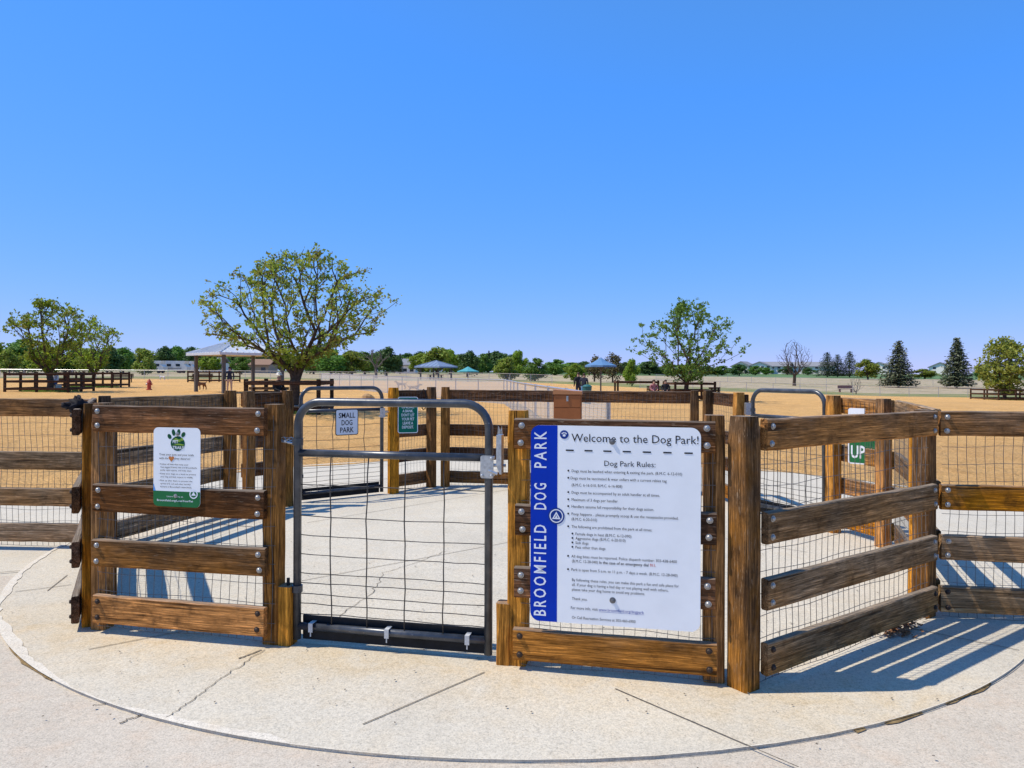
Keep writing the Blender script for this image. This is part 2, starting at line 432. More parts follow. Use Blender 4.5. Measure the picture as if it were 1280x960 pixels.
M['bark_grey'] = plain('grey_bark', (0.13, 0.11, 0.09), 0.95, 0, 0.4, 12, 0.1)

# ------------------------------------------------------------------ terrain
KT = [-0.71, -0.39, 0.0, 0.24, 0.52, 0.70]
ZT = [[(14,0),(47,.34),(90,.70),(137,1.0),(220,2.1),(300,3.1)],
      [(14,0),(50,.18),(90,.60),(130,1.1),(220,2.0),(300,2.9)],
      [(14,0),(45,.0),(54,.10),(120,.55),(220,1.6),(300,2.5)],
      [(14,0),(45,-.16),(90,-.42),(140,.05),(220,1.2),(300,2.3)],
      [(14,0),(45,-.38),(90,-1.04),(137,-.75),(220,.6),(300,2.2)],
      [(14,0),(45,-.5),(77,-1.1),(137,-1.0),(220,.4),(300,2.2)]]
def interp(tab, d):
    if d <= tab[0][0]: return tab[0][1]
    for (a, za), (b, zb) in zip(tab, tab[1:]):
        if d <= b: return za + (zb - za) * (d - a) / (b - a)
    return tab[-1][1]
def ground(x, y):
    if y <= 14: return 0.0
    k = max(KT[0], min(KT[-1], x / y))
    for i in range(len(KT) - 1):
        if k <= KT[i+1]:
            t = (k - KT[i]) / (KT[i+1] - KT[i])
            return interp(ZT[i], y) * (1 - t) + interp(ZT[i+1], y) * t
    return interp(ZT[-1], y)
def W(px, d):
    x = (px - 640) / F * d
    return Vector((x, d, ground(x, d)))
def d_sand(k):
    return interp([(-2, 96), (-.4, 98), (0, 104), (.1, 98), (.24, 90), (.52, 86), (.72, 84), (2, 80)], k)
def strip(name, mat, lo, hi, nk, nd, kr=(-2.2, 2.2), dz=0.0, kind='structure'):
    b = MB()
    for i in range(nk + 1):
        k = kr[0] + (kr[1] - kr[0]) * i / nk
        for j in range(nd + 1):
            t = j / nd
            a, c = lo(k), hi(k)
            y = a * (c / a) ** t
            b.v.append((k * y, y, ground(k * y, y) + dz))
    for i in range(nk):
        for j in range(nd):
            p = i * (nd + 1) + j
            b.f.append((p, p + nd + 1, p + nd + 2, p + 1)); b.mi.append(0)
    o = b.build(name, mat, smooth=True)
    o['kind'] = kind
    return o
strip('sand', M['sand'], lambda k: 13.0, d_sand, 110, 60)
strip('grass_verge', M['grassy'], d_sand, lambda k: d_sand(k) + 17 + 4*math.sin(k*9), 110, 6)
strip('prairie', M['prairie'], lambda k: d_sand(k) + 17 + 4*math.sin(k*9), lambda k: 215.0, 110, 30)
strip('field', M['field'], lambda k: 215.0, lambda k: 1500.0, 60, 30)
b = MB()
def ground_rect(name, mat, x0, x1, y0, y1, z):
    b = MB(); b.add([(x0,y0,z),(x1,y0,z),(x1,y1,z),(x0,y1,z)], [(0,1,2,3)])
    o = b.build(name, mat); o['kind'] = 'structure'; return o
ground_rect('sand', M['sand'], -28.6, 28.6, 5.6, 13.0, 0.0)
ground_rect('grass', M['grassy'], -60, 60, -60, 5.6, -0.004)

# concrete: outer apron disc, entrance path, round pad with its chipped edge
PC = Vector((0.05, 6.6)); PR = 3.88
def disc(name, mat, c, r, z, n=96, thick=None):
    b = MB()
    pts = [(c[0] + r*math.cos(2*PI*i/n), c[1] + r*math.sin(2*PI*i/n)) for i in range(n)]
    b.v = [(x, y, z) for x, y in pts]; b.f = [tuple(range(n))]; b.mi = [0]
    if thick:
        b.add([(x, y, z) for x, y in pts] + [(x, y, z - thick) for x, y in pts],
              [(i, (i+1) % n, n + (i+1) % n, n + i) for i in range(n)])
    o = b.build(name, mat); o['kind'] = 'structure'; return o
disc('concrete_apron', M['pad'], PC, 6.05, 0.008)
ground_rect('concrete_path', M['path'], -9, 9, -2, 5.2, 0.014)
pad = disc('concrete_pad', M['pad'], PC, PR, 0.026, thick=0.02)
random.seed(5)
# chipped pale rim of the pad: an uneven ring, worn away in places, and the dirt caught outside it
def ring(name, mat, f_in, f_out, z_in, z_out, n=420):
    b = MB(); on = []
    for i in range(n):
        a = 2*PI*i/n
        ri, ro = f_in(a), f_out(a)
        b.v += [(PC.x + ri*math.cos(a), PC.y + ri*math.sin(a), z_in), (PC.x + ro*math.cos(a), PC.y + ro*math.sin(a), z_out)]
        on.append(ro - ri > 0.004)
    for i in range(n):
        j = (i+1) % n
        if on[i] and on[j]: b.f.append((2*i, 2*i+1, 2*j+1, 2*j)); b.mi.append(0)
    o = b.build(name, mat); o['kind'] = 'structure'; return o
N1 = lambda a, f, s_: noise.noise(Vector((math.cos(a)*f, math.sin(a)*f, s_)))
ring('pad_rim', M['lip'], lambda a: PR - max(0.0, 0.016 + 0.045*N1(a, 5, 1) + 0.022*N1(a, 40, 2) + 0.012*N1(a, 120, 3) + (0.012 if math.cos(a) < -0.25 else -0.03)), lambda a: PR + 0.004, 0.0295, 0.0295)
M['dirt'] = plain('brown_dirt', (0.20, 0.135, 0.062), 0.95, 0, 0.5, 30, 0.1)
ring('dirt_line', M['dirt'], lambda a: PR - 0.002, lambda a: PR + max(0.0, 0.012 + 0.034*N1(a, 4, 7) + 0.02*N1(a, 30, 8) + (-0.006 if math.cos(a) > 0.35 else -0.022)), 0.024, 0.0185)
ring('sand_spill', M['sand'], lambda a: 6.02 - max(0.0, 0.16 + 0.5*N1(a, 3, 4) + 0.2*N1(a, 12, 5) + 0.05*N1(a, 60, 6)), lambda a: 6.12, 0.0125, 0.004)
def groove(pts, w, z, name='pavement_joint', jitter=0.0, sub=10):
    b = MB(); L = []
    for (p, q) in zip(pts, pts[1:]):
        p = Vector(p); q = Vector(q)
        for k in range(sub):
            t = k / sub
            L.append(p.lerp(q, t) + Vector((random.gauss(0, jitter), random.gauss(0, jitter))))
    L.append(Vector(pts[-1]))
    for i, p in enumerate(L):
        t = (L[min(i+1, len(L)-1)] - L[max(i-1, 0)]).normalized()
        nrm = Vector((-t.y, t.x)); ww = w * (0.75 + 0.5 * random.random()) if jitter else w
        b.v += [(*(p - nrm*ww/2), z), (*(p + nrm*ww/2), z)]
    for i in range(len(L) - 1):
        b.f.append((2*i, 2*i+2, 2*i+3, 2*i+1)); b.mi.append(0)
    o = b.build(name, M['joint']); o['kind'] = 'structure'; return o
def gp(px, py):
    d = F * EYE / (py - HZ); return ((px - 640) / F * d, d)
ZJ = 0.0300
groove([gp(112, 815), gp(238, 790)], 0.006, ZJ)
groove([gp(20, 743), gp(90, 734)], 0.006, ZJ)
groove([gp(455, 908), gp(607, 842)], 0.006, ZJ)
groove([gp(770, 862), gp(1000, 960)], 0.006, ZJ)
groove([gp(1140, 785), gp(1275, 812)], 0.006, ZJ)
groove([gp(60, 742), gp(85, 722)], 0.006, ZJ)
groove([gp(0, 717), gp(38, 714)], 0.012, 0.0185)
groove([gp(38, 714), gp(85, 690)], 0.010, 0.0185)
groove([gp(378, 728), gp(640, 678)], 0.006, ZJ)
groove([gp(385, 655), gp(640, 612)], 0.006, ZJ)
groove([gp(640, 700), gp(700, 740), gp(760, 775)], 0.006, ZJ)
groove([gp(700, 640), gp(1010, 690)], 0.006, ZJ)
groove([gp(210, 900), gp(250, 872), gp(282, 848), gp(332, 815)], 0.004, ZJ, 'pavement_crack', 0.006)
groove([gp(420, 775), gp(470, 740), gp(480, 718), gp(520, 705), gp(560, 690)], 0.004, ZJ, 'pavement_crack', 0.012)
groove([gp(150, 905), gp(180, 893)], 0.007, 0.0185, 'pavement_crack', 0.006)
groove([gp(120, 882), gp(135, 880)], 0.004, 0.0185, 'pavement_crack', 0.006)
groove([gp(300, 826), gp(328, 815)], 0.010, ZJ, 'pavement_crack', 0.002)

# ------------------------------------------------------------------ fence building
def board(name, mat, L, th, h, parent, loc, rot=(0,0,0), seed=0, ch=0.006, axis='x', jit=0.0015, taper_top=0.0):
    """weathered plank: chamfered section swept along its length with slight unevenness"""
    rnd = random.Random(seed)
    n = max(3, int(L / 0.12))
    b = MB()
    hy, hz = th / 2, h / 2
    sec = [(-hy+ch, -hz), (hy-ch, -hz), (hy, -hz+ch), (hy, hz-ch), (hy-ch, hz), (-hy+ch, hz), (-hy, hz-ch), (-hy, -hz+ch)]
    bow = rnd.uniform(-1, 1) * 0.003
    for i in range(n + 1):
        t = i / n; x = L * t
        f = 1.0
        if taper_top and i == n: f = 1 - taper_top
        oy = bow * math.sin(PI * t); oz = rnd.uniform(-jit, jit)
        for (y, z) in sec:
            yy, zz = y*f + oy + rnd.uniform(-jit, jit)*0.6, z*f + oz + rnd.uniform(-jit, jit)
            b.v.append((x, yy, zz) if axis == 'x' else (yy, zz, x))
    for i in range(n):
        for k in range(8):
            k2 = (k + 1) % 8
            b.f.append((i*8+k, i*8+k2, (i+1)*8+k2, (i+1)*8+k)); b.mi.append(0)
    b.f.append(tuple(reversed(range(8)))); b.f.append(tuple(range(n*8, n*8+8))); b.mi += [0, 0]
    return b.build(name, mat, parent, loc, rot)

RAILS = [(0.05, 0.203), (0.36, 0.508), (0.662, 0.812), (1.103, 1.25)]
def bolt_mesh():
    b = MB()
    b.lathe([(0.0155, 0.0), (0.0155, 0.002), (0.0115, 0.0025), (0.0112, 0.007), (0.0085, 0.0105), (0.003, 0.012)], 14, axis='y')
    o = b.build('bolt', M['bolt'], smooth=False)
    me = o.data; bpy.data.objects.remove(o); return me
BOLT = bolt_mesh()
BOLT_R = BOLT.copy(); BOLT_R.materials.clear(); BOLT_R.materials.append(M['rust'])
def wire_mesh(parent, x0, x1, z0, z1, y, seed, r=0.0016, sx=0.051, sz=0.102, wav=0.006):
    rnd = random.Random(seed); b = MB()
    nz = int((z1 - z0) / sz)
    x = x0 + rnd.uniform(0, sx)
    ph = rnd.uniform(0, 9)
    f = lambda x, z: wav * math.sin(z * 9 + ph + x * 3) + wav * 1.3 * noise.noise(Vector((x*4, z*4, seed)))
    while x < x1:
        pts = [(x + f(x, z0 + (z1-z0)*i/10), y, z0 + (z1 - z0)*i/10) for i in range(11)]
        b.tube(pts, r, 4, False); x += sx
    for k in range(nz + 1):
        z = z0 + k*sz; m = max(2, int((x1 - x0) / 0.1))
        b.tube([(x0 + (x1-x0)*i/m, y - 0.0022, z + f(z, x0 + (x1-x0)*i/m)) for i in range(m+1)], r, 4, False)
    return b.build('wire_mesh', M['wire'], parent)

pcount = [0]
def panel(label, p0, p1, posts, tones, rx=(0.0, 0.0), rails=RAILS, bolts=(True, True), mesh=True, zb=0.026,
          group='wooden rail fence panels round the gate yard', thick=0.040, wx=None, bz=None, railjit=0.006):
    # heights are taken from the ground line of each panel
    """local x runs from p0 to p1, +y is the inner side; rails on -y, wire between, posts on +y"""
    pcount[0] += 1; sd_ = pcount[0]
    rnd = random.Random(sd_ * 77)
    p0 = Vector(p0); p1 = Vector(p1)
    L = (p1 - p0).length; a = math.atan2(p1.y - p0.y, p1.x - p0.x)
    root = thing('wooden_fence_panel', label, 'fence', (p0.x, p0.y, zb), a, group)
    for i, po in enumerate(posts):
        x, w, dy, hgt, tone = po[:5]
        lean = po[5] if len(po) > 5 else 0.0
        dep = po[6] if len(po) > 6 else w
        rzp = po[7] if len(po) > 7 else 0.0
        o = board('post', M[tone], hgt, w, dep, root, (x, 0.006 + dy + dep/2, -0.01), (0, lean, rzp), sd_*31 + i, 0.008, 'z', 0.0012, 0.12)
    for j, (z0, z1) in enumerate(rails):
        xa = rx[0] + rnd.uniform(-railjit, railjit); xb = L - rx[1] + rnd.uniform(-railjit, railjit)
        o = board('rail', M[tones[j]], xb - xa, thick, z1 - z0, root, (xa, -thick/2 - 0.001, (z0+z1)/2 + rnd.uniform(-.004, .004)),
                  (0, rnd.uniform(-.003, .003), 0), sd_*57 + j)
        for e, on in enumerate(bolts):
            if not on: continue
            for q in (-1, 1):
                me = BOLT_R if j <= (0 if bz is None else bz) else BOLT
                bo = bpy.data.objects.new('bolt', me); C.objects.link(bo); bo.parent = o
                bo.location = ((0.035 if e == 0 else xb - xa - 0.035) + rnd.uniform(-.004, .004), -thick/2 - 0.0005, q*(z1-z0)*0.28 + rnd.uniform(-.004, .004))
                bo.rotation_euler = (rnd.uniform(-.05,.05), 0, rnd.uniform(-.05,.05))
    if mesh:
        w0, w1 = wx if wx else (0.02, L - 0.02)
        wire_mesh(root, w0, w1, 0.015, 1.22, 0.0025, sd_)
    return root

# the front line of the yard: A (left corner) to D (right corner)
A = Vector((-2.403, 4.081)); FA = R(-11.5)
E1 = Vector((math.cos(FA), math.sin(FA))); E2 = Vector((-math.sin(FA), math.cos(FA)))
def s_of(px, off=0.0):
    """distance along the front line at which the photograph's column px meets it (off = metres behind it)"""
    k = (px - 640) / F; P0 = A + E2 * off
    return (k * P0.y - P0.x) / (E1.x - k * E1.y)
def front(s, off=0.0): return A + E1 * s + E2 * off
D0 = Vector((1.075, 3.315)); Ept = Vector((2.535, 4.33))

# --- panel with the trail sign
sa, sb = s_of(116, -0.04), s_of(331, -0.04)
PET0 = front(sa); petL = sb - sa
pet = panel('weathered rail fence panel left of the entrance gate, carrying the trail rules sign', front(sa), front(sb),
      [(s_of(121) - sa, 0.09, 0, 1.285, 'post_mid'), (s_of(337.5) - sa, 0.092, 0, 1.29, 'post_mid'),
       (s_of(141, 0.32) - sa, 0.09, 0.22, 1.20, 'post_dark')],
      ['rail_fresh', 'rail_mid', 'rail_dark', 'rail_dark'], wx=(0.0, s_of(345) - sa), bz=0, zb=0.036, rails=[(a*1.014, c*1.014) for a, c in RAILS])
# gate stop beside its right post
st = MB()
stp = thing('gate_stop_post', 'short timber stop post left of the entrance gate', 'post', (*front(s_of(355), 0.03), 0.026), FA)
board('post', M['post_fresh'], 0.325, 0.075, 0.09, stp, (0, 0.02, -0.01), (0,0,0), 901, 0.008, 'z')
# --- panel with the rules sign
sa2, sb2 = s_of(643, -0.04), s_of(896, -0.04)
rul = panel('rail fence panel right of the entrance gate, carrying the big white rules board', front(sa2), front(sb2),
      [(s_of(646) - sa2, 0.098, 0, 1.285, 'post_fresh'), (s_of(894) - sa2, 0.098, 0, 1.275, 'post_mid')],
      ['rail_fresh', 'rail_dark', 'rail_dark', 'rail_dark'], wx=(0.03, sb2 - sa2), bz=0, rails=RAILS[:3] + [(1.088, 1.236)])
stp2 = thing('gate_stop_post', 'short timber stop post right of the entrance gate', 'post', (*front(s_of(629.5), 0.0), 0.026), FA)
board('post', M['post_fresh'], 0.318, 0.07, 0.07, stp2, (0, 0.035, -0.01), (0,0,0), 907, 0.008, 'z')
# --- right chamfer
rc = panel('dark shaded rail fence panel slanting back from the right front corner', D0, Ept,
      [(0.035, 0.105, -0.03, 1.275, 'post_dark', 0.0, 0.115), ((Ept - D0).length + 0.01, 0.10, 0.0, 1.26, 'post_dark')],
      ['rail_grey', 'rail_grey', 'rail_grey', 'rail_mid'], rx=(0.115, 0.03), wx=(0.10, 1.72), bz=0)
# --- left chamfer, seen along its length
Fpt = Vector((-3.40, 5.90)); A2 = Vector((-2.455, 4.10))
lc = panel('rail fence panel seen end-on running back from the left front corner', Fpt, A2,
      [((Fpt - A2).length - 0.05, 0.088, 0.0, 1.29, 'post_mid', -0.022), (0.06, 0.10, 0.0, 1.28, 'post_dark')],
      ['rail_dark', 'rail_dark', 'rail_dark', 'rail_dark'], rx=(0.0, -0.04), bolts=(False, True), bz=3)
# --- perimeter fences
lf = panel('rail fence with wire running off to the left edge of the picture', (-8.6, 6.25), (-3.46, 5.98),
      [(0.6, 0.1, 0, 1.28, 'post_dark'), (2.9, 0.1, 0, 1.28, 'post_dark')],
      ['rail_grey', 'rail_grey', 'rail_grey', 'rail_mid'], group='perimeter rail fences', bolts=(False, False))
rf = panel('rail fence with wire running off to the right edge, striped with shadow', (2.56, 4.32), (6.4, 3.78),
      [(2.4, 0.1, 0, 1.28, 'post_dark')], ['rail_grey', 'rail_grey', 'rail_mid', 'rail_mid'], group='perimeter rail fences', bolts=(True, False), bz=0)
# --- inner sides and back of the yard (inner side faces the camera)
P1 = Vector((-2.93, 7.50)); P2 = Vector((-2.47, 8.0))
panel('rail fence panel along the left inner side of the yard, behind the trail sign', P1, Fpt + Vector((0.04, 0.02)),
      [(0.08, 0.1, 0, 1.29, 'post_dark')], ['rail_grey']*4, bolts=(False, False), rx=(0.05, 0.0))
panel('short rail fence panel left of the small dog gate', P2, P1 + Vector((0.06, 0.03)),
      [(0.06, 0.1, 0, 1.28, 'post_dark'), (0.52, 0.1, 0, 1.28, 'post_dark')], ['rail_grey', 'rail_dark', 'rail_dark', 'rail_dark'], bolts=(False, False), rx=(0.05, 0.06))
P3 = Vector((-1.49, 8.82)); P4 = Vector((-1.05, 9.36))
panel('short rail fence panel behind the green bank sign', P4, P3,
      [(0.05, 0.1, 0, 1.30, 'post_dark'), ((P4-P3).length, 0.105, 0, 1.30, 'post_fresh')], ['rail_mid', 'rail_dark', 'rail_dark', 'rail_dark'], bolts=(False, False))
P5 = Vector((-0.88, 9.40)); P6 = Vector((2.27, 8.80))
panel('long rail fence panel across the back of the yard', P6, P5,
      [(0.04, 0.1, 0, 1.28, 'post_dark'), (1.65, 0.1, -0.14, 1.2, 'post_dark'), ((P6-P5).length - 0.03, 0.1, 0, 1.30, 'post_mid')],
      ['rail_mid', 'rail_dark', 'rail_dark', 'rail_dark'], bolts=(False, False))
P7 = Vector((2.41, 8.70)); P8 = Vector((2.50, 7.72))
panel('short rail fence panel left of the right rear gate', P8, P7,
      [(0.03, 0.1, 0, 1.28, 'post_fresh'), ((P8-P7).length-0.03, 0.1, 0, 1.28, 'post_dark')], ['rail_mid', 'rail_dark', 'rail_dark', 'rail_dark'], bolts=(False, False))
P9 = Vector((3.05, 6.72)); P10 = Vector((3.22, 6.12))
panel('short rail fence panel behind the clean up sign', P10, P9,
      [(0.02, 0.1, 0, 1.27, 'post_mid'), ((P10-P9).length, 0.105, 0, 1.28, 'post_fresh')], ['rail_mid', 'rail_mid', 'rail_mid', 'rail_mid'], bolts=(False, False))
panel('rail fence panel along the right inner side of the yard', Ept + Vector((0.06, 0.10)), P10 + Vector((0.0, -0.06)),
      [(0.14, 0.105, 0, 1.24, 'post_fresh')], ['rail_mid', 'rail_mid', 'rail_grey', 'rail_grey'], bolts=(False, False))

# ------------------------------------------------------------------ gates
def arc_gate_path(Wd, H, r, z0):
    pts = [(0, 0, z0), (0, 0, H - r)]
    for k in range(1, 9):
        a = R(180 - 90*k/9); pts.append((r + r*math.cos(a), 0, H - r + r*math.sin(a)))
    pts += [(r, 0, H), (Wd - r, 0, H)]
    for k in range(1, 9):
        a = R(90 - 90*k/9); pts.append((Wd - r + r*math.cos(a), 0, H - r + r*math.sin(a)))
    pts += [(Wd, 0, H - r), (Wd, 0, z0)]
    return pts
def gate(label, p0, p1, H=1.305, r=0.13, tr=0.0215, mid=1.03, seed=0, zb=0.026, front_=True, bot=0.10):
    p0 = Vector(p0); p1 = Vector(p1); Wd = (p1 - p0).length
    a = math.atan2(p1.y - p0.y, p1.x - p0.x)
    g = thing('tube_gate', label, 'gate', (p0.x, p0.y, zb), a, 'tube gates of the yard')
    rnd = random.Random(seed)
    b = MB(); b.tube(arc_gate_path(Wd, H, r, 0.03), tr, 14); b.build('frame', M['gate'], g, smooth=True)
    b = MB(); b.tube([(tr*0.6, 0, mid), (Wd - tr*0.6, 0, mid)], tr*0.95, 14); b.build('middle_bar', M['gate'], g, smooth=True)
    b = MB(); b.tube([(tr*0.6, 0, bot), (Wd - tr*0.6, 0, bot)], tr*0.95, 14); b.build('bottom_bar', M['gate'], g, smooth=True)
    b = MB()
    for f in (0.185, 0.378, 0.575, 0.775):
        x = Wd*f
        b.tube([(x + rnd.gauss(0, .004), -0.004, bot + (mid-bot)*i/8) for i in range(9)], 0.0036, 6)
    for z in (0.165, 0.222, 0.276, 0.330, 0.384, 0.488, 0.590, 0.694, 0.86):
        sag = rnd.uniform(-.012, .007)
        b.tube([(Wd*i/12, 0.003, z + sag*math.sin(PI*i/12) + rnd.gauss(0, .0015)) for i in range(13)], 0.0026, 6)
    b.build('wire_grid', M['gatewire'], g, smooth=True)
    b = MB(); b.box(0.02, Wd - 0.02, 0.026, 0.036, 0.022, 0.150); b.build('kick_strip', M['rubber'], g)
    if front_:
        for f in (0.085, 0.49, 0.90):
            b = MB(); x = Wd*f
            b.box(x - 0.012, x + 0.012, -0.026, -0.0225, bot - 0.022, bot + 0.022); b.box(x - 0.012, x + 0.012, -0.026, 0.026, bot + 0.022, bot + 0.0255)
            b.box(x - 0.003, x + 0.003, -0.0245, -0.0215, bot - 0.045, bot - 0.022)
            b.build('clip', M['clip'], g)
    # latch sleeve on the latch side, hinge eyes on the other
    b = MB(); lz = mid - 0.035
    b.poly(roundrect(Wd - 0.038, Wd + 0.030, lz - 0.065, lz + 0.050, 0.012), -0.0285, -0.0235)
    b.box(Wd - 0.030, Wd + 0.026, -0.0235, 0.026, lz - 0.058, lz - 0.045); b.box(Wd - 0.030, Wd + 0.026, -0.0235, 0.026, lz + 0.030, lz + 0.043)
    b.tube([(Wd + 0.02, -0.01, lz), (Wd + 0.09, -0.01, lz)], 0.009, 8)
    for (dx, dz) in ((-0.028, -0.052), (0.02, -0.052), (0.02, 0.036)):
        b.lathe([(0.008, 0), (0.008, 0.006), (0.004, 0.008)], 8, (Wd + dx, -0.0285, lz + dz), 'y')
    b.build('latch_sleeve', M['steel'], g)
    for hz_ in (1.09, 0.30):
        b = MB()
        b.lathe([(0.029, -0.018), (0.029, 0.018)], 14, (0, 0, hz_)); b.tube([(-0.02, 0, hz_), (-0.075, 0.01, hz_)], 0.010, 8)
        b.build('hinge_eye', M['gate'], g)
    return g
gs0, gs1 = s_of(372.5, 0.05), s_of(611.5, 0.05)
g1 = gate('dark tube entrance gate with arched top corners, nearest the camera', front(gs0, 0.05), front(gs1, 0.05), seed=1)
g2 = gate('dark tube gate at the left rear of the yard, hung with the small dog sign', W(376.5, 8.12).xy, W(477.5, 8.72).xy, seed=2, front_=False, H=1.29, tr=0.022)
g3 = gate('dark tube gate at the right rear of the yard', W(941, 7.62).xy, W(1031, 6.84).xy, seed=3, front_=False, H=1.30, tr=0.022)
# hinge bolt with silver chain eye on the left post, lower pin
hb = thing('hinge_bolt', 'silver hinge bolt joining the entrance gate to its left post', 'hinge', (*front(gs0 - 0.07, 0.045), 1.118), FA)
b = MB(); b.tube([(-0.03, 0, 0), (0.06, 0, -0.012)], 0.007, 8); b.lathe([(0.014, -0.005), (0.014, 0.005)], 8, (0.0, 0, 0)); b.build('pin', M['steel'], hb)
b = MB()
for k in range(4):
    pts = [(-0.012 + 0.022*k + 0.013*math.cos(2*PI*i/10), 0.006*math.sin(2*PI*i/10)*(k % 2), 0.012 + 0.009*math.sin(2*PI*i/10)*(1 - 0.4*(k % 2))) for i in range(11)]
    b.tube(pts, 0.003, 5)
b.build('chain', M['bolt'], hb)
hb2 = thing('hinge_bolt', 'dark lower hinge pin above the left gate stop', 'hinge', (*front(gs0 - 0.05, 0.045), 0.33), FA)
b = MB(); b.tube([(-0.05, 0, -0.02), (0.03, 0, -0.015)], 0.010, 8); b.tube([(0, 0, -0.03), (0, 0, 0.05)], 0.009, 8); b.build('pin', M['rubber'], hb2)
# latch box on the right post
lb = thing('gate_latch', 'galvanised gravity latch on the post right of the entrance gate', 'latch', (*front(s_of(630), 0.0), 0.0), FA)
b = MB(); b.box(-0.032, -0.006, -0.03, 0.03, 1.03, 1.18)
b.poly([(-0.032, 1.03), (-0.006, 1.03), (-0.006, 0.985), (-0.016, 0.985)], -0.026, 0.026); b.build('body', M['steel'], lb)
b = MB(); b.poly([(-0.03, 1.184), (-0.026, 1.225), (-0.015, 1.20), (-0.008, 1.225), (-0.004, 1.184)], -0.012, -0.004); b.lathe([(0.006, 0), (0.006, 0.01)], 8, (-0.017, -0.012, 1.196), 'y')
b.build('trip_lever', M['bolt'], lb)
b = MB(); b.tube([(-0.075, -0.01, 1.0), (-0.03, -0.01, 0.985)], 0.008, 8); b.build('striker', M['steel'], lb)
lb2 = thing('gate_latch', 'grey latch box on the orange post of the right rear gate', 'latch', (*W(935, 7.64).xy, 1.14), 0)
b = MB(); b.poly(roundrect(-0.03, 0.03, -0.08, 0.05, 0.01), -0.03, 0.03); b.build('body', M['steel'], lb2)
b = MB(); b.tube([(0.03, 0, -0.05), (0.08, 0, -0.06)], 0.009, 8); b.build('striker', M['steel'], lb2)

# ------------------------------------------------------------------ signs and lettering
dg = None
def text_into(b, s, x, z, size, width=None, y=-0.001, rot=0.0, align='LEFT', xs=1.0, spacing=1.0, mi=0, bold=0.0):
    """flat lettering in the sign's xz plane; width fits the line to that length"""
    cu = bpy.data.curves.new('lettering', 'FONT'); cu.body = s; cu.size = 1.0
    cu.resolution_u = 2; cu.space_character = spacing; cu.offset = bold
    o = bpy.data.objects.new('lettering', cu); C.objects.link(o)
    dgr = bpy.context.evaluated_depsgraph_get(); dgr.update()
    me = bpy.data.meshes.new_from_object(o.evaluated_get(dgr))
    bpy.data.objects.remove(o); bpy.data.curves.remove(cu)
    if not me.vertices: return
    vx = [v.co.x for v in me.vertices]; x0, x1 = min(vx), max(vx)
    k = size * 1.38            # size = cap height
    kx = k * xs if width is None else width / (x1 - x0)
    wid = (x1 - x0) * kx
    ox = {'LEFT': 0, 'CENTER': -wid/2, 'RIGHT': -wid}[align]
    c, sn = math.cos(rot), math.sin(rot)
    vs_ = []
    for v in me.vertices:
        u, w = (v.co.x - x0) * kx + ox, v.co.y * k
        vs_.append((x + u*c - w*sn, y, z + u*sn + w*c))
    b.add(vs_, [tuple(p.vertices) for p in me.polygons], mi)
    bpy.data.meshes.remove(me)
def circle(cx, cz, r, n=28, rz=None):
    rz = rz or r
    return [(cx + r*math.cos(2*PI*i/n), cz + rz*math.sin(2*PI*i/n)) for i in range(n)]
def sheet_poly(b, pts, y, mi=0): b.add([(x, y, z) for x, z in pts], [tuple(range(len(pts)))], mi)

# big rules board
RW, RH = 0.806, 0.955
rs0 = s_of(664, -0.048)
rp = front(rs0, -0.0465)
sg = thing('rules_board', 'large white dog park rules board with a blue side band', 'sign', (rp.x, rp.y, 0.280), FA)
b = MB(); b.poly(roundrect(0, RW, 0, RH, 0.045, 8), -0.003, 0.0); b.build('sheet', M['white'], sg)
b = MB(); sheet_poly(b, roundrect(0, 0.131, 0, RH, 0, 8, (0.045, 0, 0, 0.045)), -0.0036); b.build('blue_band', M['blue'], sg)
b = MB()
cx = lambda c: ((600 + c/2.4) - 664) / 208 * RW           # a column / row of the enlarged photograph on the board
def cz(c, x=280):
    t = max(0.0, cx(x)/RW)
    top, bot_ = 530 + 1.2*t, 769 + 10*t
    return RH * (bot_ - (480 + c/2.4)) / (bot_ - top)
T = lambda s, x0, x1, y, cap, **kw: text_into(b, s, cx(x0), cz(y, 280), cap, cx(x1) - cx(x0), y=-0.0042, **kw)
T('Welcome to the Dog Park!', 277, 646, 167, 0.040)
b.build('title_lettering', M['ink'], sg); b = MB()
T('Dog Park Rules:', 375, 524, 236, 0.0265)
b.build('heading_lettering', M['ink'], sg)
for x in (272, 328, 384, 441, 499, 558, 618):
    b = MB(); z_ = cz(193); sheet_poly(b, [(cx(x-12), z_-0.0035), (cx(x+12), z_-0.0035), (cx(x+12), z_+0.0035), (cx(x-12), z_+0.0035)], -0.0042); b.build('dash', M['ink'], sg)
b = MB(); CAP = 0.0138
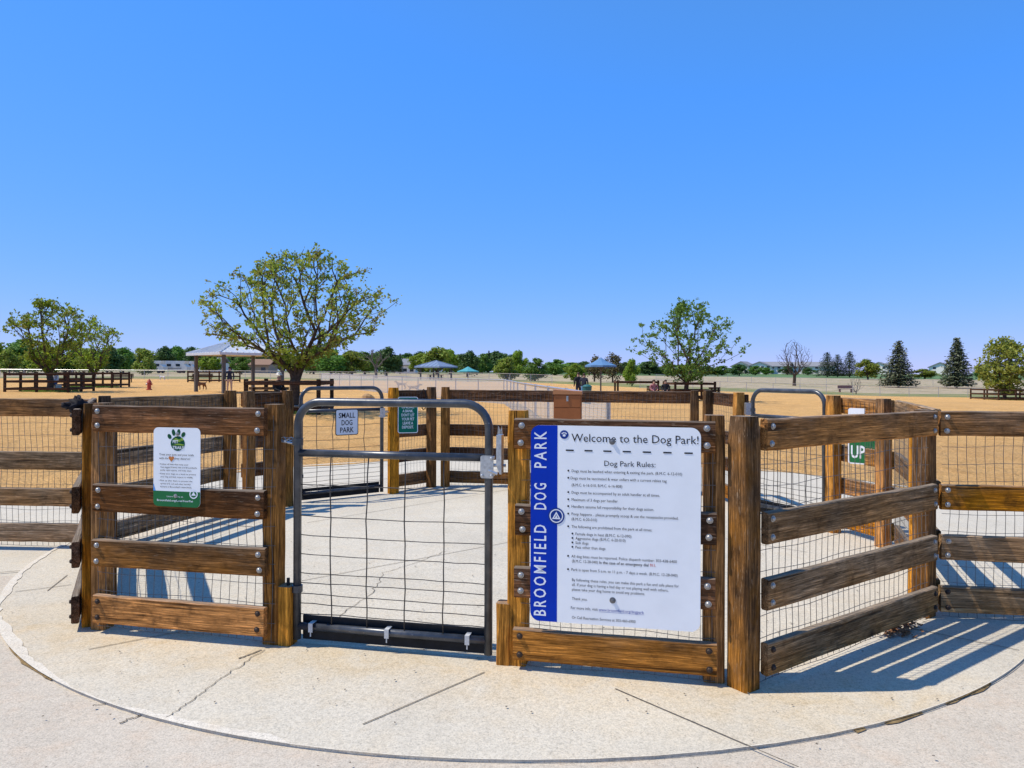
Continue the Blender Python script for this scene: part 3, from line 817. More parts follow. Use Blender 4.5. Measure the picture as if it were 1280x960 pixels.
for (s, x0, x1, y, bl) in [
    ('Dogs must be leashed when entering & exiting the park. (B.M.C. 6-12-010)', 278, 600, 257, 268),
    ('Dogs must be vaccinated & wear collars with a current rabies tag', 275, 556, 278, 268),
    ('(B.M.C. 6-16-010, B.M.C. 6-16-808)', 278, 428, 298, 0),
    ('Dogs must be accompanied by an adult handler at all times.', 278, 537, 320, 268),
    ('Maximum of 3 dogs per handler', 278, 415, 341, 268),
    ('Handlers assume full responsibility for their dogs action.', 278, 520, 361, 268),
    ('Poop happens .. please promptly scoop & use the receptacles provided.', 278, 590, 383, 268),
    ('(B.M.C. 6-20-010)', 278, 354, 398, 0),
    ('The following are prohibited from the park at all times:', 278, 515, 420, 268),
    ('Female dogs in heat (B.M.C. 6-12-090)', 290, 455, 441, 281),
    ('Aggressive dogs (B.M.C. 6-20-010)', 290, 438, 454, 281),
    ('Sick dogs', 290, 329, 467, 281),
    ('Pets other than dogs', 290, 379, 480, 281),
    ('All dog bites must be reported. Police dispatch number: 303-438-6400', 278, 586, 507, 268),
    ('Park is open from 5 a.m. to 11 p.m. - 7 days a week. (B.M.C. 12-28-040)', 278, 588, 546, 268),
    ('By following these rules, you can make this park a fun and safe place for', 280, 592, 576, 0),
    ('all. If your dog is having a bad day or not playing well with others,', 280, 562, 590, 0),
    ('please take your dog home to avoid any problems.', 280, 495, 604, 0),
    ('Thank you.', 280, 326, 631, 0),
    ('For more info, visit', 277, 357, 658, 0),
    ('Or Call Recreation Services at 303-460-6900', 280, 468, 686, 0)]:
    T(s, x0, x1, y, CAP)
    if bl: sheet_poly(b, circle(cx(bl), cz(y) + CAP*0.5, 0.0048, 10), -0.0042)
T('(B.M.C. 12-28-040)', 280, 357, 521, CAP); T('In the case of an emergency dial', 361, 505, 521, CAP, bold=0.012)
b.build('rules_lettering', M['ink'], sg)
b = MB(); T('911.', 509, 526, 521, CAP, bold=0.012); b.build('emergency_number', M['red_ink'], sg)
b = MB(); T('www.broomfield.org/dogpark', 360, 492, 658, CAP)
z_ = cz(658) - 0.004; sheet_poly(b, [(cx(360), z_-0.001), (cx(492), z_-0.001), (cx(492), z_), (cx(360), z_)], -0.0042); b.build('web_address', M['link_ink'], sg)
b = MB()
for (s, y0, y1) in (('BROOMFIELD', 678, 412), ('DOG', 367, 290), ('PARK', 245, 138)):
    b = MB()
    text_into(b, s, cx(201), cz(y0, 160), 0.062, cz(y1, 160) - cz(y0, 160), y=-0.0044, rot=PI/2, spacing=1.35, bold=0.010)
    b.build('side_lettering', M['whiteink'], sg)
ex, ez = cx(232), cz(386, 232)
b = MB(); sheet_poly(b, circle(ex, ez, 0.040), -0.0046); em = b.build('emblem', M['navy'], sg)
b = MB()
for i in range(36):
    a0, a1 = 2*PI*i/36, 2*PI*(i+1)/36
    b.add([(ex + r_*math.cos(a), -0.0052, ez + r_*math.sin(a)) for (r_, a) in ((0.028, a0), (0.033, a0), (0.033, a1), (0.028, a1))], [(0, 1, 2, 3)])
for k in range(3):
    a0, a1 = R(90 + 120*k), R(210 + 120*k)
    o_, i_ = 0.024, 0.013
    b.add([(ex + o_*math.cos(a0), -0.0052, ez - 0.003 + o_*math.sin(a0)), (ex + o_*math.cos(a1), -0.0052, ez - 0.003 + o_*math.sin(a1)),
           (ex + i_*math.cos(a1), -0.0052, ez - 0.003 + i_*math.sin(a1)), (ex + i_*math.cos(a0), -0.0052, ez - 0.003 + i_*math.sin(a0))], [(0, 1, 2, 3)])
sheet_poly(b, [(ex - 0.006, ez - 0.009), (ex + 0.006, ez - 0.009), (ex, ez + 0.006)], -0.0052)
b.build('emblem_mark', M['whiteink'], em)
ex, ez = cx(255), cz(147, 250)
b = MB(); sheet_poly(b, circle(ex, ez, 0.021), -0.0044); em = b.build('paw_badge', M['navy'], sg)
b = MB(); sheet_poly(b, circle(ex, ez - 0.004, 0.007, 12, 0.006), -0.005)
for q in (-50, -18, 18, 50):
    a = R(90 + q); sheet_poly(b, circle(ex + 0.0125*math.cos(a), ez - 0.003 + 0.0125*math.sin(a), 0.003, 8, 0.004), -0.005)
b.build('paw_mark', M['whiteink'], em)
for (x, y) in ((398, 166), (401, 630)):
    b = MB(); b.lathe([(0.015, 0.0), (0.015, 0.0015), (0.009, 0.002), (0.009, 0.007), (0.004, 0.009)], 14, (cx(x), -0.003, cz(y, x)), 'y'); b.build('fixing_bolt', M['dark_steel'], sg)

# trail sign
TW, TH = 0.286, 0.430
ts0 = s_of(192.5, -0.048); tp = front(ts0, -0.0465)
sg = thing('trail_sign', 'small white trail courtesy sign with green paw print and green foot', 'sign', (tp.x, tp.y, 0.756), FA)
ux = lambda c: (c - 150) / 440 * TW
uz = lambda c: (822 - c) / 665 * TH
b = MB(); b.poly(roundrect(0, TW, 0, TH, 0.027, 6), -0.003, 0); b.build('sheet', M['white'], sg)
b = MB(); sheet_poly(b, roundrect(0, TW, 0, uz(692), 0, 6, (0.027, 0.027, 0, 0)), -0.0036); b.build('green_band', M['green'], sg)
b = MB(); sheet_poly(b, [(0, uz(692)), (ux(172), uz(692)), (0, uz(630))], -0.0036); b.build('blue_corner', M['skyblue'], sg)
b = MB()
sheet_poly(b, [(ux(380 + 63*math.cos(2*PI*i/30)*(1 + 0.06*math.cos(4*PI*i/30))), uz(290 - 62*math.sin(2*PI*i/30))) for i in range(30)], -0.0038)
for (x, y, rx_, ry_, tl) in ((302, 232, 17, 23, 35), (340, 198, 16, 28, 12), (388, 196, 16, 28, -8), (432, 214, 17, 24, -35)):
    pts = []
    for i in range(16):
        a = 2*PI*i/16; u, w = rx_*math.cos(a), ry_*math.sin(a); c, s_ = math.cos(R(tl)), math.sin(R(tl))
        pts.append((ux(x + u*c - w*s_), uz(y - (u*s_ + w*c))))
    sheet_poly(b, pts, -0.0038)
b.build('paw_print', M['dgreen'], sg)
b = MB(); sheet_poly(b, [(ux(332), uz(268)), (ux(360), uz(242)), (ux(392), uz(256)), (ux(425), uz(238)), (ux(432), uz(262)), (ux(395), uz(276))], -0.0042)
sheet_poly(b, [(ux(330), uz(306)), (ux(385), uz(290)), (ux(438), uz(296)), (ux(436), uz(306)), (ux(385), uz(302))], -0.0042); b.build('trail_mark', M['lime'], sg)
b = MB()
text_into(b, 'PET', ux(333), uz(286), 0.0165, ux(386) - ux(333), y=-0.0046, bold=0.02); text_into(b, 'TRAILS', ux(333), uz(336), 0.0165, ux(438) - ux(333), y=-0.0046, bold=0.02)
b.build('paw_lettering', M['whiteink'], sg); b = MB()
text_into(b, 'Learn more at', ux(280), uz(742), 0.0085, ux(432) - ux(280), y=-0.0042); text_into(b, 'Broomfield.org/LoveYourPet', ux(186), uz(778), 0.011, ux(526) - ux(186), y=-0.0042, bold=0.01)
b.build('web_lettering', M['whiteink'], sg); b = MB()
for i in range(24):
    a0, a1 = 2*PI*i/24, 2*PI*(i+1)/24
    b.add([(ux(530) + r_*math.cos(a), -0.0042, uz(710) + r_*math.sin(a)) for (r_, a) in ((0.019, a0), (0.025, a0), (0.025, a1), (0.019, a1))], [(0, 1, 2, 3)])
sheet_poly(b, [(ux(508), uz(722)), (ux(552), uz(722)), (ux(530), uz(690))], -0.0042)
b.build('round_emblem', M['whiteink'], sg)
b = MB()
for (s, x0, x1, y, cap) in [('Treat your pets and your trails', 205, 530, 392, 0.0115), ('with the', 205, 292, 424, 0.0115), ('they deserve!', 350, 497, 424, 0.0115),
    ('\u2022 Follow all laws that keep your', 203, 480, 472, 0.0085), ('four-legged friends safe and Broomfield\'s', 218, 560, 497, 0.0085), ('parks, open spaces, and trails clean.', 218, 512, 522, 0.0085),
    ('\u2022 Keep your dogs on a leash to protect', 203, 552, 552, 0.0085), ('your dog and limit impacts to wildlife.', 218, 525, 578, 0.0085),
    ('\u2022 Pick up after them to prevent the', 203, 518, 610, 0.0085), ('spread of E. coli and other harmful', 218, 500, 636, 0.0085), ('bacteria in Broomfield\'s watersheds.', 218, 512, 662, 0.0085)]:
    text_into(b, s, ux(x0), uz(y), cap, ux(x1) - ux(x0), y=-0.0042)
b.build('lettering', M['ink'], sg)
b = MB(); hp = []
for i in range(24):
    t = 2*PI*i/24
    hp.append((ux(321 + 1.65*16*math.sin(t)**3), uz(418 - 1.65*(13*math.cos(t) - 5*math.cos(2*t) - 2*math.cos(3*t) - math.cos(4*t)))))
sheet_poly(b, hp, -0.0044); b.build('heart', M['orange'], sg)
for (x, y) in ((378, 210), (362, 730)):
    b = MB(); b.lathe([(0.011, 0.0), (0.011, 0.002), (0.006, 0.0025), (0.006, 0.008), (0.003, 0.009)], 12, (ux(x), -0.004, uz(y)), 'y'); b.build('fixing_bolt', M['bolt'], sg)

# small dog sign on the left rear gate
v0, v1 = W(376.5, 8.12).xy, W(477.5, 8.72).xy
ga = math.atan2((v1 - v0).y, (v1 - v0).x); gd = (v1 - v0).normalized(); gn = Vector((gd.y, -gd.x))
sp_ = v0 + gd * 0.395 + gn * 0.03
sg = thing('small_dog_sign', 'grey SMALL DOG PARK sign with black border on the left rear gate', 'sign', (sp_.x, sp_.y, 0.765), ga)
SW, SH = 0.285, 0.305
b = MB(); b.poly(roundrect(0, SW, 0, SH, 0.025, 5), -0.003, 0); b.build('sheet', M['ink'], sg)
b = MB(); sheet_poly(b, roundrect(0.009, SW - 0.009, 0.009, SH - 0.009, 0.019, 5), -0.004); b.build('face', M['grey_sheet'], sg)
b = MB()
text_into(b, 'SMALL', SW/2, 0.203, 0.062, 0.205, y=-0.0055, align='CENTER', bold=0.012); text_into(b, 'DOG', SW/2, 0.118, 0.062, 0.135, y=-0.0055, align='CENTER', bold=0.012)
text_into(b, 'PARK', SW/2, 0.033, 0.062, 0.170, y=-0.0055, align='CENTER', bold=0.012); b.build('lettering', M['ink'], sg)

# green bank sign
v = P4 - P3; ga = math.atan2(v.y, v.x); sp_ = P3 + v.normalized()*0.10 + Vector((v.y, -v.x)).normalized()*0.05
sp_ = W(497.5, 8.72).xy; 
sg = thing('bank_sign', 'green sign with white lettering telling pets not to leave a deposit', 'sign', (sp_.x, sp_.y, 0.765), R(12))
GW, GH = 0.242, 0.44
b = MB(); b.poly(roundrect(0, GW, 0, GH, 0.025, 5), -0.003, 0); b.build('sheet', M['whiteink'], sg)
b = MB(); sheet_poly(b, roundrect(0.008, GW - 0.008, 0.008, GH - 0.008, 0.018, 5), -0.004); b.build('face', M['teal'], sg)
b = MB()
for i, (s, w_) in enumerate((('UNLIKE', 0.15), ('A BANK,', 0.13), ("DON'T LET", 0.155), ('YOUR PET', 0.15), ('LEAVE A', 0.125), ('DEPOSIT.', 0.14))):
    text_into(b, s, GW/2, 0.302 - 0.049*i, 0.034, w_, y=-0.0055, align='CENTER', bold=0.014)
b.build('lettering', M['whiteink'], sg)
b = MB(); b.box(0.02, GW - 0.02, 0.001, 0.02, 0.20, 0.24); b.box(0.02, GW - 0.02, 0.001, 0.02, GH - 0.05, GH - 0.02); b.build('bracket', M['steel'], sg)

# clean up sign
v = P10 - P9
sp_ = W(1060.5, 6.50).xy
sg = thing('clean_up_sign', 'white and green clean up after your dog sign behind the slanting panel', 'sign', (sp_.x, sp_.y, 0.690), R(-42))
CW, CH = 0.30, 0.50
b = MB(); b.poly(roundrect(0, CW, 0, CH, 0.022, 5), -0.003, 0); b.build('sheet', M['whiteink'], sg)
b = MB(); sheet_poly(b, roundrect(0.010, CW - 0.010, 0.012, 0.27, 0.018, 5), -0.004); b.build('green_field', M['green'], sg)
b = MB(); text_into(b, 'YOUR DOG', CW/2, 0.385, 0.036, 0.22, y=-0.005, align='CENTER', bold=0.012)
sheet_poly(b, circle(CW/2, 0.455, 0.010, 12), -0.005); b.build('dark_lettering', M['ink'], sg)
b = MB(); text_into(b, 'UP', 0.026, 0.055, 0.115, 0.118, y=-0.0055, bold=0.02); b.build('up_lettering', M['whiteink'], sg); b = MB(); text_into(b, 'CLEAN', 0.03, 0.215, 0.04, 0.22, y=-0.0055, bold=0.015); b.build('clean_lettering', M['whiteink'], sg)
b = MB()
for x in (0.16, 0.19, 0.235, 0.26):
    sheet_poly(b, [(x, 0.05), (x + 0.022, 0.05), (x + 0.016, 0.068), (x + 0.014, 0.15), (x + 0.004, 0.15), (x + 0.006, 0.068)], -0.0055)
b.build('red_legs', M['orange'], sg)

# brown dispenser box standing at the back fence
q = W(710, 8.75)
bx = thing('dispenser_box', 'brown metal bag dispenser box with sloped lid above the rules board', 'box', (q.x, q.y, 0.026), R(-8))
b = MB(); b.box(-0.165, 0.165, -0.10, 0.12, 0.72, 1.215); b.build('body', M['tan_box'], bx)
b = MB(); b.poly([(-0.178, 1.218), (0.178, 1.218), (0.172, 1.255), (-0.168, 1.275)], -0.115, 0.13); b.build('lid', M['tan_lid'], bx)
b = MB(); b.box(-0.158, 0.158, -0.108, -0.1005, 1.065, 1.205); b.build('upper_door', M['tan_box'], bx)
b = MB(); b.box(-0.158, 0.158, -0.107, -0.1005, 0.86, 1.055); b.build('lower_door', M['tan_box'], bx)
b = MB(); b.box(-0.012, 0.012, -0.116, -0.108, 1.135, 1.20); b.build('hasp', M['bolt'], bx)
board('post', M['post_dark'], 0.72, 0.09, 0.09, bx, (0, 0.01, 0), (0,0,0), 444, 0.006, 'z')

# black bag slung over the corner, hose loop, dry leaves
def blob(b, c, rx_, ry_, rz_, seed, n=10, amp=0.3):
    vs_ = []; fs = []
    for i in range(n + 1):
        th = PI*i/n
        for k in range(n):
            a = 2*PI*k/n
            d = Vector((math.sin(th)*math.cos(a), math.sin(th)*math.sin(a), math.cos(th)))
            m = 1 + amp*noise.noise(d*2.3 + Vector((seed, seed*2, 0)))
            vs_.append((c[0] + d.x*rx_*m, c[1] + d.y*ry_*m, c[2] + d.z*rz_*m))
    for i in range(n):
        for k in range(n):
            k2 = (k+1) % n
            fs.append((i*n+k, i*n+k2, (i+1)*n+k2, (i+1)*n+k))
    b.add(vs_, fs)
M['bag'] = plain('black_nylon', (0.007, 0.006, 0.010), 0.9, 0, 0.4, 40)
cl = MB(); q = Vector((-2.52, 4.20))
blob(cl, (q.x - 0.015, q.y + 0.02, 1.30), 0.04, 0.05, 0.032, 3, amp=1.3); blob(cl, (q.x - 0.075, q.y + 0.06, 1.285), 0.05, 0.05, 0.026, 8, amp=1.3)
tag(cl.build('cloth_bundle', M['bag'], smooth=True), 'crumpled black cloth lying on the left corner of the fence', 'cloth')
b = MB(); q = W(530, 9.15)
b.tube([(q.x + 0.035*math.cos(t*PI/6) , q.y - 0.03, 1.16 + 0.13*math.sin(t*PI/6)) for t in range(13)], 0.006, 6)
tag(b.build('hanging_leash', M['bag'], smooth=True), 'dark leash loop hanging by the green sign', 'leash')
random.seed(31)
b = MB()
for i in range(170):
    u = random.random(); x, y = Vector(gp(1140, 783)).lerp(Vector(gp(1112, 795)), u) + Vector((random.gauss(0, .045), random.gauss(0, .035)))
    a = random.uniform(0, 2*PI); t = random.uniform(-.9, .9); r_ = random.uniform(.010, .022)
    e = Vector((math.cos(a), math.sin(a), math.sin(t)*.7))*r_; f_ = Vector((-math.sin(a), math.cos(a), random.uniform(-.4, .4)))*r_*.6
    c_ = Vector((x, y, 0.034 + random.random()**2*.045))
    b.add([c_ - e, c_ + f_, c_ + e, c_ - f_], [(0, 1, 2, 3)])
M['dryleaf'] = plain('dry_brown_leaf', (0.22, 0.10, 0.04), 0.8, 0, 0.5, 60)
tag(b.build('dry_leaves', M['dryleaf']), 'small heap of dry brown leaves at the foot of the right fence corner', 'leaves', kind='stuff')
b = MB()
for i in range(420):
    x, y = random.uniform(-3.4, 3.2), random.uniform(2.3, 6.5)
    r_ = random.uniform(.003, .008); a = random.uniform(0, 6.3)
    b.add([(x + r_*math.cos(a + q)*random.uniform(.5, 1.3), y + r_*math.sin(a + q)*random.uniform(.5, 1.3), 0.0325 + random.random()*.004) for q in (0, 1.57, 3.14, 4.71)], [(0, 1, 2, 3)])
tag(b.build('ground_litter', M['joint']), 'dark grit and leaf crumbs scattered on the pale concrete', 'litter', kind='stuff')

# ------------------------------------------------------------------ chain link fences
def chainmat(name, cell, wire, alpha_far=None):
    q = NT(name)
    q.base((0.48, 0.49, 0.50), 0.5); q.b.inputs['Metallic'].default_value = 0.2
    tc = q.n('TexCoord'); sp = q.n('SeparateXYZ'); q.l(tc.outputs['UV'], sp.inputs[0])
    if alpha_far is None:
        u = q.math('ADD', sp.outputs[0], sp.outputs[1]); v_ = q.math('SUBTRACT', sp.outputs[0], sp.outputs[1])
        du = q.math('ABSOLUTE', q.math('SUBTRACT', q.math('FRACT', q.math('DIVIDE', u, cell)), 0.5))
        dv = q.math('ABSOLUTE', q.math('SUBTRACT', q.math('FRACT', q.math('DIVIDE', v_, cell)), 0.5))
        al = q.math('LESS_THAN', q.math('MINIMUM', du, dv), wire)
    else:
        al = q.math('ADD', 0.0, alpha_far)
    q.l(al, q.b.inputs['Alpha'])
    return q.m
M['chain_near'] = chainmat('chain_link_fabric', 0.072, 0.17)
M['chain_far'] = chainmat('distant_chain_link_fabric', 0.07, 0.05, 0.13)
def chain_fence(label, pts, h=1.2, step=3.0, mat='chain_far', rail_r=0.024, post_r=0.03):
    """pts: plan points; follows the ground"""
    P = [Vector((p[0], p[1])) for p in pts]
    L = []
    for p, q in zip(P, P[1:]):
        n = max(1, round((q - p).length / step))
        L += [p.lerp(q, i/n) for i in range(n)]
    L.append(P[-1])
    root = thing('chain_link_fence', label, 'fence', (L[0].x, L[0].y, ground(*L[0])), 0, 'chain link fences')
    o = Vector((L[0].x, L[0].y, ground(*L[0])))
    loc = [Vector((p.x, p.y, ground(*p))) - o for p in L]
    up = Vector((0, 0, 1))
    b = MB(); b.tube([p + up*h for p in loc], rail_r, 6); b.build('top_rail', M['steel'], root)
    for p in loc:
        b = MB(); b.tube([p - up*0.1, p + up*(h + 0.03)], post_r, 6); b.build('post', M['steel'], root)
    b = MB(); uv = []; acc = 0
    for i, (p, q) in enumerate(zip(loc, loc[1:])):
        d = (q - p).length
        b.add([p, q, q + up*h, p + up*h], [(0, 1, 2, 3)])
        uv += [(acc, 0), (acc + d, 0), (acc + d, h), (acc, h)]; acc += d
    me = bpy.data.meshes.new('fabric'); me.from_pydata(b.v, [], b.f); me.materials.append(M[mat])
    ul = me.uv_layers.new(name='UVMap')
    for i, c in enumerate(uv): ul.data[i].uv = c
    fo = bpy.data.objects.new('fabric', me); C.objects.link(fo); fo.parent = root
    return root
chain_fence('chain link fence dividing the sand lot, running from the yard back to the left',
            [(1.28, 9.55), (1.02, 13.5), (0.62, 19), (0.20, 25), (-0.05, 31), (-0.4, 36), (-8.8, 51), (-18, 68)], mat='chain_near')
chain_fence('chain link fence along the far left edge of the sand lot', [W(-90, 91).xy, W(60, 91).xy, W(210, 92).xy, W(400, 95).xy, W(560, 98).xy, W(690, 96).xy])
chain_fence('chain link fence along the far right edge of the sand lot', [W(800, 90).xy, W(900, 88).xy, W(1000, 87).xy, W(1100, 85).xy, W(1210, 84).xy, W(1380, 82).xy])
chain_fence('distant wire fence crossing the dry prairie on the right', [W(820, 150).xy, W(1000, 148).xy, W(1200, 146).xy, W(1400, 144).xy], h=1.3, step=5)

# ------------------------------------------------------------------ trees
def tree_skeleton(rnd, tips, fork_h, lean=(0,0), pen=0.72, base_r=0.15, tip_r=0.008, nroot=3):
    """every tip joins the limb that reaches it best; radii follow the number of twigs carried"""
    nodes = [Vector((0, 0, -0.1))]; par = [-1]; plen = [0.0]
    for i in range(1, nroot + 1):
        t = i / nroot
        nodes.append(Vector((lean[0]*t + rnd.gauss(0, .02), lean[1]*t + rnd.gauss(0, .02), fork_h*t))); par.append(len(nodes)-2); plen.append(fork_h*t)
    base = nodes[-1]
    tips = sorted(tips, key=lambda p: (p - base).length)
    ends = []
    for tp_ in tips:
        best, bi = 1e9, nroot
        for i in range(nroot, len(nodes)):
            d = (nodes[i] - tp_).length
            up = 0.0
            dz = tp_.z - nodes[i].z
            if dz < 0: up = -dz*0.8
            c = d + pen*plen[i] + up
            if c < best: best, bi = c, i
        p0 = nodes[bi]; d = tp_ - p0
        n = max(1, int(d.length / 0.32)); prev = bi
        side = Vector((rnd.gauss(0, 1), rnd.gauss(0, 1), rnd.gauss(0, .4))) * d.length * 0.035
        for k in range(1, n + 1):
            t = k / n
            q = p0 + d*t + side*math.sin(PI*t) + Vector((rnd.gauss(0, .012), rnd.gauss(0, .012), 0.02*d.length*math.sin(PI*t)))
            nodes.append(q); par.append(prev); plen.append(plen[prev] + (q - nodes[prev]).length); prev = len(nodes)-1
        ends.append(prev)
    cnt = [0.0]*len(nodes)
    for e in ends:
        i = e
        while i >= 0: cnt[i] += 1; i = par[i]
    tot = cnt[0]
    rad = [max(tip_r, base_r * (c / tot) ** 0.50) for c in cnt]
    rad[0] = base_r*1.25
    return nodes, par, rad, ends, cnt
def limbs_into(b, nodes, par, rad, n=5):
    kids = {}
    for i, p in enumerate(par): kids.setdefault(p, []).append(i)
    done = set()
    for i in range(1, len(nodes)):
        p = par[i]
        ks = kids.get(p, [])
        # start a chain where a node is not the thickest child
        if p != 0 and i == max(ks, key=lambda j: rad[j]): continue
        chain = [p, i]; rr = [min(rad[p], rad[i]*1.15), rad[i]]
        if p == 0: rr[0] = rad[0]
        j = i
        while j in kids:
            j = max(kids[j], key=lambda q: rad[q]); chain.append(j); rr.append(rad[j])
        b.tube([nodes[q] for q in chain], rr, n if rr[0] > 0.03 else 4, False)
def leaves_into(b, rnd, pts, per, spread, size, flat=0.6):
    for p in pts:
        for _ in range(per):
            c = p + Vector((rnd.gauss(0, spread), rnd.gauss(0, spread), rnd.gauss(0, spread*0.8)))
            nrm = Vector((rnd.gauss(0, 1), rnd.gauss(0, 1), rnd.gauss(flat, 1))).normalized()
            u = nrm.orthogonal().normalized(); a = rnd.uniform(0, 2*PI)
            u = (Matrix.Rotation(a, 3, nrm) @ u); v_ = nrm.cross(u)
            s = size * rnd.uniform(0.55, 1.3)
            b.add([c - u*s, c + v_*s*0.55, c + u*s, c - v_*s*0.55], [(0, 1, 2, 3)])
def crown_points(rnd, n, w, dpt, h, z0, top_bias=0.0, hollow=0.35, lop=0.25, vase=0.5):
    pts = []
    sd_ = rnd.uniform(0, 99)
    while len(pts) < n:
        a = rnd.uniform(0, 2*PI); t = rnd.random()
        z = t
        prof = math.sin(PI * min(1, max(0.02, t*(0.90 - 0.04*vase) + 0.16*vase)))**(0.95 - 0.3*vase)
        r_ = rnd.uniform(hollow, 1.0)**0.6
        lump = 1 + lop*noise.noise(Vector((math.cos(a)*1.7, math.sin(a)*1.7, z*2.6 + sd_)))*1.6
        p = Vector((math.cos(a)*w*prof*r_*lump, math.sin(a)*dpt*prof*r_*lump, z0 + h*z*(1 + 0.10*noise.noise(Vector((a*1.2, sd_, 0))))))
        pts.append(p)
    return pts
def shade_tree(name, label, loc, H, Wd, fork, z0, ntips, per, size, leafm, seed, base_r=0.14, spread=0.16, group=None, barkm='bark', rz=0, vase=0.5, hollow=0.35, lop=0.25, mid_leaves=1):
    rnd = random.Random(seed)
    tips = crown_points(rnd, ntips, Wd/2, Wd/2, H - z0, z0, hollow=hollow, lop=lop, vase=vase)
    nodes, par, rad, ends, cnt = tree_skeleton(rnd, tips, fork, base_r=base_r)
    root = thing(name, label, 'tree', loc, rz, group)
    b = MB(); limbs_into(b, nodes, par, rad, 7); b.build('trunk', M[barkm], root, smooth=True)
    b = MB()
    for e in ends:
        q0, q1 = nodes[par[e]], nodes[e]
        for _ in range(3):      # leaves sit in clumps along the twig
            c_ = q0.lerp(q1, rnd.uniform(0.2, 1.1)) + Vector((rnd.gauss(0, spread), rnd.gauss(0, spread), rnd.gauss(0, spread*.7)))
            leaves_into(b, rnd, [c_], max(1, per // 3), spread*0.5, size)
    if mid_leaves:
        thin = [nodes[i] for i in range(len(nodes)) if cnt[i] <= 2 and nodes[i].z > z0 - 0.2]
        leaves_into(b, rnd, thin, mid_leaves, spread*0.8, size)
    b.build('crown', M[leafm], root)
    return root
def at_tree(px, d, ytop):
    p = W(px, d); return p, EYE - (ytop - HZ)*d/F - p.z
p, H = at_tree(368, 26, 318)
shade_tree('shade_tree', 'large spreading tree with sparse spring leaves right of the gazebo', p, H, 6.9, 1.15, 1.75, 430, 24, 0.070, 'leaf_lime', 11, base_r=0.19, spread=0.13, vase=0.12, hollow=0.2, lop=0.3, mid_leaves=1)
p, H = at_tree(63, 46, 377)
shade_tree('shade_tree', 'thin leaved tree inside the nearer left rail ring', p, H, 6.0, 0.9, 1.5, 200, 24, 0.10, 'leaf_yellow', 12, base_r=0.19, spread=0.17, hollow=0.2, lop=0.5, vase=0.2)
p, H = at_tree(117, 57, 400)
shade_tree('shade_tree', 'slender sparse tree in the second rail ring from the left', p, H, 4.3, 1.0, 1.4, 130, 22, 0.10, 'leaf_yellow', 13, base_r=0.14, spread=0.16, hollow=0.2, lop=0.5, vase=0.3)
p, H = at_tree(858, 47, 376)
shade_tree('shade_tree', 'open crowned green tree behind the sitting people', p, H, 6.1, 1.1, 1.3, 240, 24, 0.10, 'leaf_mid', 31, base_r=0.15, spread=0.17, hollow=0.12, lop=0.6, vase=0.55)
p, H = at_tree(1256, 77, 423)
shade_tree('shade_tree', 'compact golden green tree inside the rail ring at the right edge', p, H, 5.0, 0.9, 1.1, 170, 34, 0.17, 'leaf_gold', 15, base_r=0.16, spread=0.33, hollow=0.05)
# bare tree
p, H = at_tree(993, 132, 425)
rnd = random.Random(8)
tips = crown_points(rnd, 460, 3.2, 3.2, H - 2.0, 2.0, hollow=0.15, lop=0.2, vase=0.6)
nodes, par, rad, ends, cnt = tree_skeleton(rnd, tips, 1.9, base_r=0.28, tip_r=0.017, pen=0.55)
rt = thing('bare_tree', 'leafless dark tree standing alone on the dry prairie', 'tree', p)
b = MB(); limbs_into(b, nodes, par, rad, 6); b.build('trunk', M['bark'], rt)
p, H = at_tree(1070, 93, 468)
tips = crown_points(rnd, 90, 1.1, 1.1, H - 0.3, 0.3, hollow=0.2)
nodes, par, rad, ends, cnt = tree_skeleton(rnd, tips, 0.3, base_r=0.07, tip_r=0.014)
rt = thing('bare_shrub', 'small leafless shrub left of the first spruce', 'shrub', p)
b = MB(); limbs_into(b, nodes, par, rad, 5); b.build('stem', M['bark_grey'], rt)
p, H = at_tree(470, 120, 437)
tips = crown_points(rnd, 60, 2.6, 2.6, H - 2.5, 2.5, hollow=0.3, lop=0.5)
nodes, par, rad, ends, cnt = tree_skeleton(rnd, tips, 1.6, base_r=0.25, tip_r=0.03)
rt = thing('bare_tree', 'leafless grey tree right of the large spreading tree', 'tree', p)
b = MB(); limbs_into(b, nodes, par, rad, 6); b.build('trunk', M['bark_grey'], rt)

